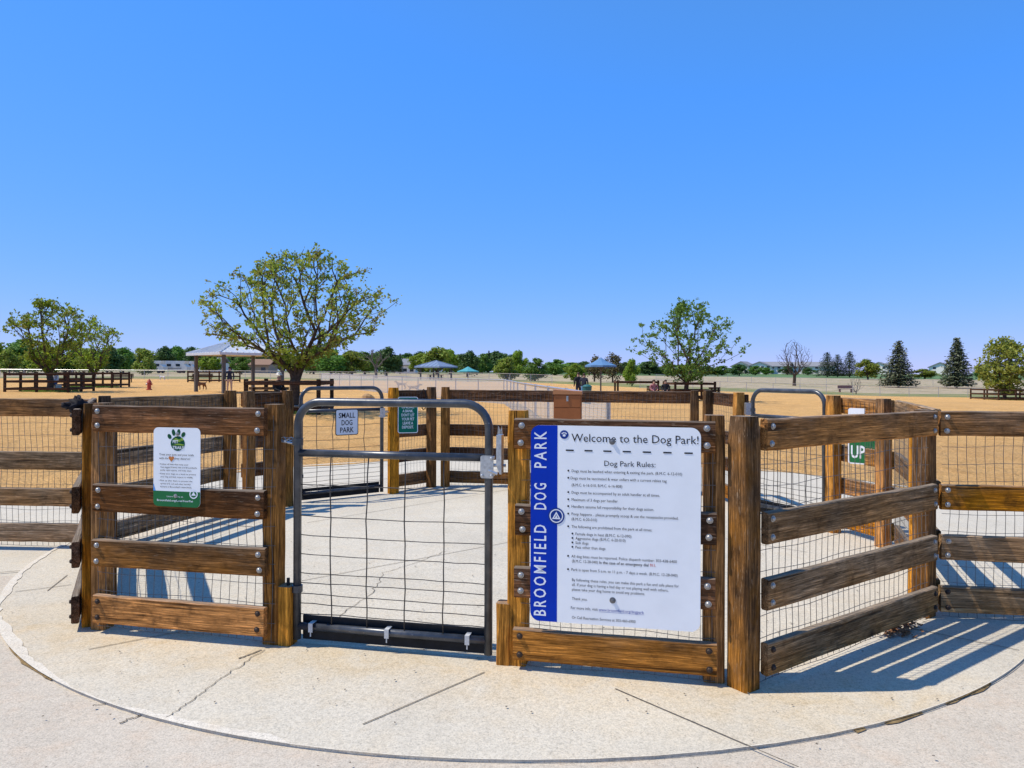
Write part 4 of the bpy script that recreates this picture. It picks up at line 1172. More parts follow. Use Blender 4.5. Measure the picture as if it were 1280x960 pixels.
def conifer(label, loc, H, Wd, seed, mat='needle', dens=1.0, group=None, narrow=0.0):
    rnd = random.Random(seed); root = thing('conifer', label, 'tree', loc, 0, group)
    b = MB(); b.tube([(0, 0, -0.2), (0, 0, H*0.5), (0, 0, H*0.99)], [H*0.022, H*0.012, 0.015], 7); b.build('trunk', M['bark'], root)
    b = MB(); z = 0.10*H
    while z < H*0.985:
        t = (z / H); rr = Wd/2 * (1 - t)**(0.85) * (1.0 if t > 0.1 else 0.85)
        nb = max(4, int(11*(1 - t) + 4)); a0 = rnd.uniform(0, 6.3)
        for k in range(nb):
            a = a0 + 2*PI*k/nb + rnd.gauss(0, .12); L = rr * rnd.uniform(0.7, 1.05)
            for s in range(max(4, int(13*dens*(L/ (Wd/2)) + 4))):
                u = rnd.random()**0.7; r_ = L*u
                c = Vector((math.cos(a)*r_, math.sin(a)*r_, z - 0.22*r_*(1 - 0.5*u) + rnd.gauss(0, .04)*H*0.12))
                c += Vector((rnd.gauss(0, .09), rnd.gauss(0, .09), 0))*Wd*0.35
                d = Vector((math.cos(a + rnd.gauss(0, .7)), math.sin(a + rnd.gauss(0, .7)), rnd.uniform(-.6, .15))).normalized()
                w_ = d.cross(Vector((rnd.gauss(0, .5), rnd.gauss(0, .5), 1))).normalized(); sz = H*0.024*rnd.uniform(.7, 1.4)
                b.add([c - d*sz, c + w_*sz*0.5, c + d*sz*1.2, c - w_*sz*0.5], [(0, 1, 2, 3)])
        z += H*0.030*(1.05 - 0.5*t)
    b.build('foliage', M[mat], root)
    return root
p, H = at_tree(1123, 137, 423); p.z -= .2
conifer('broad blue green spruce, left of the two spruces behind the right fence', p, H + .2, 8.4, 3, dens=2.4)
p, H = at_tree(1196, 137, 419); p.z -= .2
conifer('taller narrow topped spruce, right of the two spruces behind the right fence', p, H + .2, 7.6, 4, dens=2.4)
for i, (px, yt, w_) in enumerate(((1034, 438, 3.9), (1047, 441, 3.4), (1062, 437, 4.2))):
    p, H = at_tree(px, 230, yt)
    conifer(['dark pine, left of the three distant pines', 'greyish pine, middle of the three distant pines', 'dark dense pine, right of the three distant pines'][i], p, H, w_*2.6, 40 + i, 'needle_dark', 1.3, 'cluster of three distant pines')
p, H = at_tree(500, 190, 442); conifer('dark small conifer in the tree line left of the far pavilion', p, H, 2.4, 51, 'needle_dark', 0.7)
p, H = at_tree(611, 240, 438); conifer('dark spiky conifer rising right of the teal umbrella', p, H, 2.6, 52, 'needle_dark', 0.7)

# far broadleaf trees: a few crowns, copied
def far_tree_mesh(kind, seed, leafm):
    rnd = random.Random(seed)
    H = 8.0
    b = MB(); b.tube([(0, 0, -0.5), (0.05, 0, 1.6), (0.1, 0.05, 3.6)], [0.26, 0.2, 0.1], 6)
    for k in range(6):
        a = 2*PI*k/6 + rnd.uniform(-.3, .3); b.tube([(0.03, 0, 1.5), (math.cos(a)*0.9, math.sin(a)*0.9, 3.2), (math.cos(a)*1.6, math.sin(a)*1.6, 5.0)], [0.11, 0.08, 0.03], 5)
    lobes = []
    for k in range(24):
        a = rnd.uniform(0, 2*PI); t = rnd.random(); z = 1.5 + 5.4*t; r_ = 2.5*math.sin(PI*(0.22 + 0.70*t))*rnd.uniform(.35, 1.1)
        lobes.append((Vector((math.cos(a)*r_, math.sin(a)*r_, z)), rnd.uniform(.8, 1.5)*(1.15 - 0.4*t)))
    c = MB()
    for (q, rr) in lobes:
        n = int(170 * rr * (0.4 if kind == 'sparse' else 1.0))
        for _ in range(n):
            d = Vector((rnd.gauss(0, 1), rnd.gauss(0, 1), rnd.gauss(0, 1))).normalized() * rr * rnd.uniform(.35, 1.12)
            p_ = q + d; nr = (d.normalized() + Vector((rnd.gauss(0, .7), rnd.gauss(0, .7), rnd.gauss(.3, .7)))).normalized()
            u = nr.orthogonal().normalized(); u = Matrix.Rotation(rnd.uniform(0, 6.3), 3, nr) @ u; v_ = nr.cross(u); s = rnd.uniform(.12, .30)
            c.add([p_ - u*s, p_ + v_*s*.8, p_ + u*s, p_ - v_*s*.8], [(0, 1, 2, 3)])
    return b, c
FT = {}
for kind, leafm in (('lime', 'leaf_lime'), ('mid', 'leaf_mid'), ('dark', 'leaf_dark'), ('yellow', 'leaf_yellow'), ('rust', 'leaf_rust')):
    for v_ in range(2):
        b, c = far_tree_mesh('sparse' if kind == 'rust' else 'full', hash(kind) % 97 * 0 + len(FT)*13 + 5, leafm)
        tr = b.build('trunk', M['bark']); cr = c.build('crown', M[leafm])
        FT[(kind, v_)] = (tr.data, cr.data)
        bpy.data.objects.remove(tr); bpy.data.objects.remove(cr)
KN = {'lime': 'fresh green', 'mid': 'mid green', 'dark': 'dark green', 'yellow': 'yellow green', 'rust': 'brownish budding'}
def far_tree(px, yt, wpx, d, kind, label, group='broadleaf trees of the far tree line', hide_base=0.0):
    p, H = at_tree(px, d, yt)
    rnd = random.Random(int(px*7 + d))
    root = thing('broadleaf_tree', label, 'tree', p, rnd.uniform(0, 6.28), group)
    sx = (wpx * 1.15 * d / F) / 6.0; sz = H / 7.6
    root.scale = (sx, sx, sz)
    for nm, me in zip(('trunk', 'crown'), FT[(kind, rnd.randrange(2))]):
        o = bpy.data.objects.new(nm, me); C.objects.link(o); o.parent = root
    return root
for (px, yt, w_, d, kind, lab) in [
    (-14, 426, 40, 150, 'yellow', 'big yellow green tree cut by the left edge behind the first rail ring'),
    (12, 438, 26, 130, 'lime', 'low bright green tree at the left edge beyond the wire fence'),
    (30, 424, 42, 170, 'mid', 'tall mid green tree behind the left edge of the nearer ring tree'),
    (58, 430, 36, 160, 'yellow', 'yellow green tree straight behind the nearer ring tree'),
    (88, 428, 40, 165, 'mid', 'mid green tree between the two ring trees'),
    (112, 436, 30, 150, 'yellow', 'yellow green tree behind the slender ring tree'),
    (134, 434, 30, 160, 'dark', 'dark green tree right of the slender ring tree'),
    (154, 436, 26, 185, 'mid', 'mid green tree left of the round tree by the parked campers'),
    (178, 436, 28, 140, 'lime', 'round fresh green tree standing left of the parked campers'),
    (204, 434, 24, 200, 'dark', 'dark green tree behind the first white camper'),
    (222, 434, 24, 205, 'mid', 'green tree behind the second white camper'),
    (240, 435, 24, 190, 'dark', 'dark tree behind the left post of the gazebo'),
    (262, 440, 26, 170, 'yellow', 'yellow green tree under the left half of the gazebo roof'),
    (302, 446, 22, 150, 'mid', 'upright green tree framed under the gazebo roof'),
    (330, 440, 30, 190, 'dark', 'dark tree behind the right post of the gazebo'),
    (392, 441, 30, 170, 'mid', 'green bushy tree right behind the trunk of the large spreading tree'),
    (414, 437, 36, 165, 'mid', 'broad green tree right of the large spreading tree'),
    (440, 438, 34, 170, 'lime', 'fresh green tree behind the leafless grey tree'),
    (483, 434, 32, 150, 'dark', 'dense dark green tree left of the small dark conifer'),
    (456, 440, 26, 180, 'mid', 'green tree left of the dense dark green one'),
    (524, 441, 28, 200, 'yellow', 'yellow green tree just right of the small dark conifer'),
    (546, 434, 36, 190, 'lime', 'tall fresh green tree behind the far pavilion'),
    (562, 436, 26, 200, 'yellow', 'yellow green tree right behind the far pavilion'),
    (584, 438, 28, 150, 'dark', 'dark green tree behind the teal umbrella'),
    (603, 441, 22, 220, 'mid', 'green tree between teal umbrella and spiky conifer'),
    (634, 446, 28, 118, 'lime', 'round fresh green tree, left of the row of small trees at the picture centre'),
    (648, 437, 22, 160, 'yellow', 'taller yellow green tree behind the row of small centre trees'),
    (669, 446, 27, 116, 'mid', 'round green tree, second in the row of small centre trees'),
    (694, 448, 30, 200, 'mid', 'low green tree behind the brown box'),
    (718, 453, 23, 112, 'yellow', 'small round yellow green tree left of the blue umbrella'),
    (743, 444, 22, 125, 'rust', 'brownish budding tree behind the blue umbrella'),
    (766, 441, 26, 120, 'rust', 'brownish budding tree just right of the blue umbrella'),
    (790, 447, 18, 100, 'yellow', 'narrow yellow green tree left of the open crowned tree'),
    (780, 452, 24, 230, 'dark', 'dark distant tree behind the narrow yellow green one'),
    (812, 451, 26, 225, 'dark', 'dark distant tree seen left through the open crowned tree'),
    (836, 453, 24, 225, 'mid', 'green distant tree seen right through the open crowned tree'),
    (902, 456, 20, 240, 'mid', 'small green tree right of the open crowned tree'),
    (924, 454, 22, 235, 'dark', 'dark rounded tree left of the white apartments'),
    (944, 456, 16, 250, 'mid', 'low green tree before the first white apartment'),
    (958, 458, 14, 262, 'mid', 'low green bush below the first apartment gable'),
    (984, 456, 16, 262, 'dark', 'dark bush behind the leafless dark tree'),
    (1010, 458, 16, 262, 'dark', 'dark bush before the last apartment'),
    (1085, 447, 27, 200, 'lime', 'bright green rounded tree left of the first spruce'),
    (1156, 459, 26, 220, 'lime', 'low bright green tree between the two spruces'),
    (1226, 455, 20, 240, 'mid', 'green tree behind the right side of the taller spruce')]:
    far_tree(px, yt, w_, d, kind, lab)

rnd = random.Random(77)
px = -30
while px < 900:
    far_tree(px, (440 if px < 640 else 455) + rnd.uniform(-4, 7), rnd.uniform(26, 40), rnd.uniform(235, 275), rnd.choice(['dark', 'mid', 'mid', 'lime', 'dark']),
             'broadleaf tree in the far back row of the tree line, partly hidden by nearer trees', 'back row of the far tree line')
    px += rnd.uniform(11, 20)
# ------------------------------------------------------------------ rail rings round the trees
def rail_ring(label, centre, sx, sy, rz, h=1.2, nr=3, group='dark rail rings round the park trees', gap=None):
    root = thing('rail_ring', label, 'fence', centre, rz, group)
    P = [(-sx/2, -sy/2), (sx/2, -sy/2), (sx/2, sy/2), (-sx/2, sy/2)]
    n = 0
    for (a, c) in zip(P, P[1:] + P[:1]):
        a = Vector(a); c = Vector(c); L = (c - a).length; k = max(1, round(L / 2.1)); ang = math.atan2(c.y - a.y, c.x - a.x)
        for i in range(k):
            q = a.lerp(c, i/k)
            board('post', M['ring_wood'], h + 0.14, 0.13, 0.13, root, (q.x, q.y, -0.1), (0, 0, ang), 500 + n, 0.01, 'z'); n += 1
        for j in range(nr):
            z = h - 0.10 - j*(h - 0.25)/max(1, nr - 1)*0.95
            nrm = Vector((math.sin(ang), -math.cos(ang)))*0.07
            board('rail', M['ring_wood'], L - 0.02, 0.04, 0.14, root, (a.x + nrm.x, a.y + nrm.y, z), (0, 0, ang), 700 + n*5 + j, 0.008)
    return root
rail_ring('dark three rail ring round the nearer left tree', W(64, 46), 3.6, 3.6, R(8))
rail_ring('dark three rail ring round the slender left tree', W(117, 57), 4.0, 3.8, R(10))
rail_ring('dark rail ring round the large spreading tree', W(364, 26.6), 2.5, 2.6, R(4), nr=2)
rail_ring('dark rail ring round the open crowned tree', W(861, 47.5), 2.6, 2.6, R(4))
rail_ring('dark rail ring round the golden green tree at the right edge', W(1262, 77), 5.6, 4.2, R(3))
rail_ring('low dark rail ring under the trees beyond the gazebo', W(268, 80), 4.6, 3.0, R(3))
rail_ring('dark rail ring left of the sitting people', W(795, 50), 2.7, 2.6, R(-4), nr=2)
# tufts of grass inside the rings
def tuft(label, px, d, rx_, ry_, n=900, hgt=0.28):
    rnd = random.Random(int(px)); b = MB(); q = W(px, d)
    for i in range(n):
        a = rnd.uniform(0, 6.3); r_ = math.sqrt(rnd.random()); c = Vector((q.x + math.cos(a)*r_*rx_, q.y + math.sin(a)*r_*ry_, q.z - 0.02))
        t = rnd.uniform(0, 6.3); w_ = Vector((math.cos(t), math.sin(t), 0))*0.02; l = Vector((rnd.gauss(0, .08), rnd.gauss(0, .08), hgt*rnd.uniform(.4, 1.1)))
        b.add([c - w_, c + w_, c + l], [(0, 1, 2)])
    tag(b.build('grass_tuft', M['leaf_mid']), label, 'grass', kind='stuff')
tuft('green grass inside the nearer left rail ring', 64, 46, 1.7, 1.7)
tuft('green grass inside the second left rail ring', 117, 57, 1.8, 1.8)
tuft('green grass under the large spreading tree', 368, 26.4, 1.2, 1.2)
tuft('green grass under the golden green tree', 1262, 77, 2.6, 2.0)
tuft('green grass inside the ring left of the sitting people', 795, 50, 1.2, 1.2)

# ------------------------------------------------------------------ gazebo, pavilion, umbrellas
def roofmat(name, col, stripes):
    q = NT(name); tc = q.n('TexCoord'); nz = q.noise(tc.outputs['Object'], 3, 4)
    q.base(q.ramp(nz, [(0.3, tuple(c*.85 for c in col)), (0.7, col)]), 0.35, 0.5); q.b.inputs['Metallic'].default_value = 0.0
    return q.m
M['roof'] = roofmat('pale_metal_roof', (0.58, 0.59, 0.60), 1)
M['roof_rib'] = roofmat('roof_seam', (0.60, 0.62, 0.64), 1)
M['gaz_post'] = plain('grey_brown_painted_post', (0.10, 0.085, 0.07), 0.6)
def hip_roof(root, Rr, z0, z1, mat, ribm, ribs=10, ov=0.10):
    P = [Vector((Rr*math.cos(PI/2*k), Rr*math.sin(PI/2*k), z0)) for k in range(4)]; ap = Vector((0, 0, z1))
    b = MB()
    for k in range(4):
        b.add([P[k], P[(k+1) % 4], ap], [(0, 1, 2)])
        d = Vector((0, 0, -ov)); b.add([P[k], P[(k+1) % 4], P[(k+1) % 4] + d, P[k] + d], [(0, 1, 2, 3)])
    b.add([p - Vector((0, 0, ov*0.6)) for p in P], [(3, 2, 1, 0)])
    r_ = b.build('roof', mat, root)
    b = MB()
    for k in range(4):
        A_, B_ = P[k], P[(k+1) % 4]; m = (A_ + B_)/2
        for i in range(1, ribs):
            t = i/ribs; s = A_.lerp(B_, t); f = 1 - abs(2*t - 1)
            e = s + (ap - m)*f
            if (e - s).length > 0.2: b.tube([s + Vector((0, 0, .02)), e + Vector((0, 0, .02))], 0.028, 4)
        b.tube([A_ + Vector((0, 0, .02)), ap + Vector((0, 0, .02))], 0.05, 5)
    b.build('seam', ribm, r_)
    return r_
gz = thing('gazebo', 'square gazebo with pale standing seam metal roof on four posts', 'shelter', W(299, 50), R(-88))
hip_roof(gz, 3.65, 2.68, 3.72, M['roof'], M['roof_rib'], 13, 0.16)
for k in range(4):
    a = PI/2*k; b = MB(); b.box(-0.10, 0.10, -0.10, 0.10, -0.1, 2.58); b.build('post', M['gaz_post'], gz, (2.95*math.cos(a), 2.95*math.sin(a), 0), (0, 0, a + PI/4))
M['blue_roof'] = roofmat('grey_blue_metal_roof', (0.22, 0.27, 0.36), 1)
pv = thing('pavilion', 'distant picnic pavilion with grey blue hip roof', 'shelter', W(545, 112), R(-75))
hip_roof(pv, 3.4, 2.05, 3.0, M['blue_roof'], M['blue_roof'], 6, 0.2)
for k in range(4):
    a = PI/2*k; b = MB(); b.box(-0.12, 0.12, -0.12, 0.12, -0.1, 1.95); b.build('post', M['gaz_post'], pv, (2.4*math.cos(a), 2.4*math.sin(a), 0))
b = MB(); b.box(-1.2, 1.2, -0.4, 0.4, 0.68, 0.76); b.box(-1.2, 1.2, -0.95, -0.65, 0.40, 0.46); b.box(-1.2, 1.2, 0.65, 0.95, 0.40, 0.46); b.box(-0.9, -0.8, -0.7, 0.7, 0, 0.7); b.box(0.8, 0.9, -0.7, 0.7, 0, 0.7)
pt = thing('picnic_table', 'dark picnic table standing under the distant pavilion', 'table', W(545, 112) + Vector((0, -0.3, 0)))
b.build('table_frame', M['ring_wood'], pt)
def umbrella(label, loc, rad, zt, ze, mat, zpole=0):
    u = thing('shade_umbrella', label, 'umbrella', loc)
    b = MB(); n = 8
    P = [Vector((rad*math.cos(2*PI*k/n), rad*math.sin(2*PI*k/n), ze)) for k in range(n)]; ap = Vector((0, 0, zt)); Q = [p*0.5 + Vector((0, 0, ze*0.5 + (zt - ze)*0.38)) for p in P]
    for k in range(n):
        k2 = (k+1) % n
        b.add([P[k], P[k2], Q[k2], Q[k]], [(0, 1, 2, 3)]); b.add([Q[k], Q[k2], ap], [(0, 1, 2)])
        b.add([P[k], P[k2], P[k2] - Vector((0, 0, .14)), P[k] - Vector((0, 0, .14))], [(0, 1, 2, 3)])
    b.build('canopy', mat, u)
    b = MB(); b.tube([(0, 0, -0.1), (0, 0, zt - .02)], 0.06, 8); b.build('pole', M['gaz_post'], u)
    for k in range(n):
        b = MB(); b.tube([(0, 0, ze - 0.35), P[k]*0.55 + Vector((0, 0, ze*0.45 + (zt-ze)*0.32))], 0.02, 5); b.build('rib', M['gaz_post'], u)
    return u
M['blue_fab'] = plain('blue_canvas', (0.09, 0.20, 0.36), 0.8, 0, 0.15, 3)
M['teal_fab'] = plain('teal_canvas', (0.06, 0.30, 0.32), 0.8, 0, 0.15, 3)
p = W(751, 58); umbrella('blue square umbrella on a dark pole right of the brown box', p, 1.28, EYE - (446-HZ)*58/F - p.z, EYE - (456-HZ)*58/F - p.z, M['blue_fab'])
p = W(585, 100); umbrella('teal umbrella right of the distant pavilion', p, 1.5, EYE - (458-HZ)*100/F - p.z, EYE - (464-HZ)*100/F - p.z, M['teal_fab'])

# ------------------------------------------------------------------ benches, hydrant, bins
def bench(label, loc, rz, L=1.8, mat='ring_wood', back=True):
    r_ = thing('park_bench', label, 'bench', loc, rz, 'park benches')
    b = MB()
    for k in range(3): b.box(-L/2, L/2, -0.24 + k*0.16, -0.10 + k*0.16, 0.42, 0.46)
    b.build('seat', M[mat], r_)
    if back:
        b = MB()
        for k in range(3): b.box(-L/2, L/2, 0.24, 0.28, 0.52 + k*0.14, 0.63 + k*0.14)
        b.build('backrest', M[mat], r_)
    for s in (-1, 1):
        b = MB(); x = s*(L/2 - 0.2); b.box(x - .04, x + .04, -0.22, -0.14, -0.05, 0.418); b.box(x - .04, x + .04, 0.16, 0.238, -0.05, 0.9); b.box(x - .04, x + .04, -0.14, 0.16, 0.34, 0.41); b.build('leg', M['ring_wood'], r_)
    return r_
bench('pale plank bench inside the ring of the large spreading tree', W(334, 27.3), R(4), 1.5, 'rail_grey')
bench('dark bench carrying the two sitting people', W(824, 45.5), R(-3), 1.5)
bench('dark empty bench right of the open crowned tree', W(897, 46), R(30), 1.0)
bench('dark bench far left beyond the second rail ring', W(152, 75), R(5), 2.2)
bench('dark bench beyond the gazebo ring', W(252, 82), R(0), 2.4)
M['hyd_red'] = plain('red_hydrant_paint', (0.42, 0.045, 0.02), 0.5)
q = W(186.5, 52); hy = thing('fire_hydrant', 'red play fire hydrant standing on the open sand', 'hydrant', q)
b = MB(); b.lathe([(0.2, -0.05), (0.2, 0.06), (0.13, 0.08), (0.13, 0.50), (0.17, 0.51), (0.17, 0.56), (0.14, 0.60), (0.10, 0.70), (0.04, 0.75), (0.04, 0.80)], 14); b.build('body', M['hyd_red'], hy)
for s in (-1, 1):
    b = MB(); b.tube([(s*0.12, 0, 0.42), (s*0.22, 0, 0.42)], 0.065, 10); b.build('outlet', M['clip' if s < 0 else 'hyd_red'], hy)
M['tealbin'] = plain('teal_plastic', (0.015, 0.11, 0.10), 0.5)
q = W(734, 38); bn = thing('waste_bin', 'dark teal waste bin right of the brown box', 'bin', q)
b = MB(); b.lathe([(0.20, 0), (0.24, 0.85), (0.25, 0.87)], 16); b.build('body', M['tealbin'], bn)
b = MB(); b.lathe([(0.26, 0.872), (0.26, 0.92), (0.15, 1.0), (0.02, 1.02)], 16); b.build('lid', M['tealbin'], bn)
q = W(1057, 100); b = MB()
sb_ = thing('red_bench', 'small dark red bench on the prairie below the three pines', 'bench', q)
M['maroon'] = plain('maroon_paint', (0.16, 0.035, 0.03), 0.7)
b.box(-1.0, 1.0, -0.2, 0.2, 0.42, 0.48); b.build('seat', M['maroon'], sb_)
b = MB(); b.box(-1.0, 1.0, 0.2, 0.25, 0.55, 0.95); b.build('backrest', M['maroon'], sb_)
for s in (-1, 1):
    b = MB(); b.box(s*.8 - .05, s*.8 + .05, -0.2, 0.199, -0.1, 0.418); b.build('leg', M['maroon'], sb_)
M['stump'] = plain('sawn_log', (0.36, 0.22, 0.10), 0.9)
q = W(461, 32); b = MB(); b.tube([(-0.0, 0, -0.05), (0.02, 0, 0.34), (0.03, 0.02, 0.36)], [0.36, 0.33, 0.30], 12)
tag(b.build('log_stump', M['stump'], None, q), 'pale sawn log stump on the sand behind the small dog gate', 'stump')

# ------------------------------------------------------------------ houses and campers far off
M['wall_w'] = plain('white_siding', (0.80, 0.74, 0.66), 0.8, 0, .1, 2); M['wall_t'] = plain('tan_siding', (0.35, 0.27, 0.19), 0.8, 0, .1, 2)
M['shingle'] = plain('grey_shingles', (0.22, 0.22, 0.23), 0.9, 0, .2, 4); M['shingle_b'] = plain('brown_shingles', (0.24, 0.14, 0.085), 0.9, 0, .2, 4); M['pane'] = plain('dark_window', (0.03, 0.04, 0.05), 0.15, 0, .2, 4)
def house(label, px, d, Wd, dep, hw, hr, wall, roof, gable='x', rz=0.0, wins=3, group=None, storeys=1):
    h = thing('house', label, 'house', W(px, d), rz, group)
    b = MB(); b.box(-Wd/2, Wd/2, -dep/2, dep/2, -1, hw)
    if gable == 'y':
        b.add([(-Wd/2, -dep/2, hw), (Wd/2, -dep/2, hw), (0, -dep/2, hr - 0.12)], [(0, 1, 2)]); b.add([(-Wd/2, dep/2, hw), (Wd/2, dep/2, hw), (0, dep/2, hr - 0.12)], [(2, 1, 0)])
    b.build('wall', M[wall], h)
    b = MB(); o = 0.5
    if gable == 'x':
        s = [(-dep/2 - o, hw - 0.1), (0, hr), (dep/2 + o, hw - 0.1), (dep/2 + o, hw - 0.35), (0, hr - 0.28), (-dep/2 - o, hw - 0.35)]
        n = 6; b.add([(-Wd/2 - o, y, z) for y, z in s] + [(Wd/2 + o, y, z) for y, z in s], [tuple(range(n)), tuple(range(2*n-1, n-1, -1))] + [(i, (i+1) % n, n + (i+1) % n, n + i) for i in range(n)])
    else:
        s = [(-Wd/2 - o, hw - 0.1), (0, hr), (Wd/2 + o, hw - 0.1), (Wd/2 + o, hw - 0.35), (0, hr - 0.28), (-Wd/2 - o, hw - 0.35)]
        b.poly(s, -dep/2 - o, dep/2 + o)
    b.build('roof', M[roof], h)
    for st_ in range(storeys):
        for i in range(wins):
            x = -Wd/2 + Wd*(i + 0.5)/wins; z = 0.5 + 1.6*st_
            b = MB(); b.box(x - 0.55, x + 0.55, -dep/2 - 0.06, -dep/2 - 0.005, z, z + 0.9); b.build('window', M['pane'], h)
    return h
house('low tan house with brown roof seen under the right of the gazebo', 322, 185, 8, 7, 2.2, 3.6, 'wall_t', 'shingle_b', 'x')
house('grey roofed house seen under the left of the gazebo', 268, 210, 6, 7, 2.6, 4.2, 'wall_w', 'shingle', 'x')
house('small white house between trees right of the leafless grey tree', 508, 215, 6, 6, 2.6, 4.4, 'wall_w', 'shingle', 'x')
APT = [(952, 9, 'y', 'white apartment block with gable, left of the three'), (972, 10, 'x', 'white apartment block with long roof, middle of the three behind the leafless tree'), (1016, 16, 'x', 'wide white apartment block, right of the three')]
for px, w_, gb, lab in APT:
    house(lab, px, 290, w_, 9, 3.2 if gb == 'x' else 3.0, 4.9, 'wall_w', 'shingle', gb, R(-30), 4, 'white apartments on the skyline', 2)
for px, lab in ((930, 'white apartment gable showing left of the first low green tree'), (1100, 'white house glimpsed left of the first spruce'), (1176, 'white house glimpsed between the two spruces'), (1236, 'white house glimpsed right of the taller spruce')):
    house(lab, px, 300, 8, 8, 3.0, 5.0, 'wall_w', 'shingle', 'y', R(-35), 2, 'distant white houses', 2)
def camper(label, px, d, L=6.5, rz=0):
    v = thing('camper', label, 'camper', W(px, d), rz, 'campers parked by the tree line')
    b = MB(); b.poly([(-L/2, 0.6), (L/2 - 1.2, 0.6), (L/2, 0.75), (L/2, 1.5), (L/2 - 0.7, 2.1), (L/2 - 0.4, 2.9), (-L/2, 2.95)], -1.15, 1.15); b.build('body', M['wall_w'], v)
    for x in (-L*.3, 0.0, L*.25):
        b = MB(); b.box(x - .5, x + .5, -1.19, -1.151, 1.6, 2.2); b.build('window', M['pane'], v)
    b = MB(); b.box(-L/2 + .1, L/2 - 1.3, -1.17, -1.151, 1.05, 1.25); b.build('stripe', M['shingle'], v)
    for x in (-L*.28, L*.3):
        b = MB(); b.lathe([(0.38, -0.12), (0.42, -0.05), (0.42, 0.05), (0.38, 0.12)], 14, (x, -1.0, 0.40), 'y'); b.lathe([(0.38, -0.12), (0.42, 0), (0.38, 0.12)], 14, (x, 1.0, 0.40), 'y'); b.build('wheel', M['rubber'], v)
    return v
camper('white camper parked left in the tree line', 192, 168, 5.5)
camper('long white camper parked right in the tree line', 214, 172, 8.5)
camper('white camper half behind the left gazebo post', 232, 180, 5)

# ------------------------------------------------------------------ people and dogs
def skin_mesh(name, joints, edges, mats, face_mat, parent, root_i=0, sub=2):
    me = bpy.data.meshes.new(name)
    me.from_pydata([j[0] for j in joints], edges, [])
    o = bpy.data.objects.new(name, me); C.objects.link(o)
    md = o.modifiers.new('skin', 'SKIN'); md.use_smooth_shade = True
    ss = o.modifiers.new('sub', 'SUBSURF'); ss.levels = sub
    for i, j in enumerate(joints):
        sv = me.skin_vertices[0].data[i]; sv.radius = j[1] if isinstance(j[1], tuple) else (j[1], j[1]); sv.use_root = (i == root_i)
    dgr = bpy.context.evaluated_depsgraph_get(); dgr.update()
    m2 = bpy.data.meshes.new_from_object(o.evaluated_get(dgr))
    bpy.data.objects.remove(o); bpy.data.meshes.remove(me)
    m2.name = name
    m2.materials.clear()
    for m in mats: m2.materials.append(m)
    for p_ in m2.polygons:
        p_.material_index = face_mat(p_.center); p_.use_smooth = True
    q = bpy.data.objects.new(name, m2); C.objects.link(q); q.parent = parent
    return q
M['skin'] = plain('skin', (0.42, 0.24, 0.16), 0.6, 0, .05)
cloth = {}
def cl_(name, col):
    if name not in cloth: cloth[name] = plain(name + '_cloth', col, 0.9, 0, .15, 20)
    return cloth[name]
NAVY = cl_('navy', (0.018, 0.020, 0.035)); BLUEJ = cl_('denim', (0.05, 0.10, 0.22)); KHAKI = cl_('pale', (0.50, 0.33, 0.22)); WHITE = cl_('white', (0.70, 0.68, 0.66)); BLACK = cl_('black', (0.014, 0.014, 0.018)); LBLUE = cl_('light_blue', (0.10, 0.25, 0.42)); HAIR = cl_('brown_hair', (0.05, 0.03, 0.02)); PINK = cl_('rose', (0.35, 0.14, 0.14))
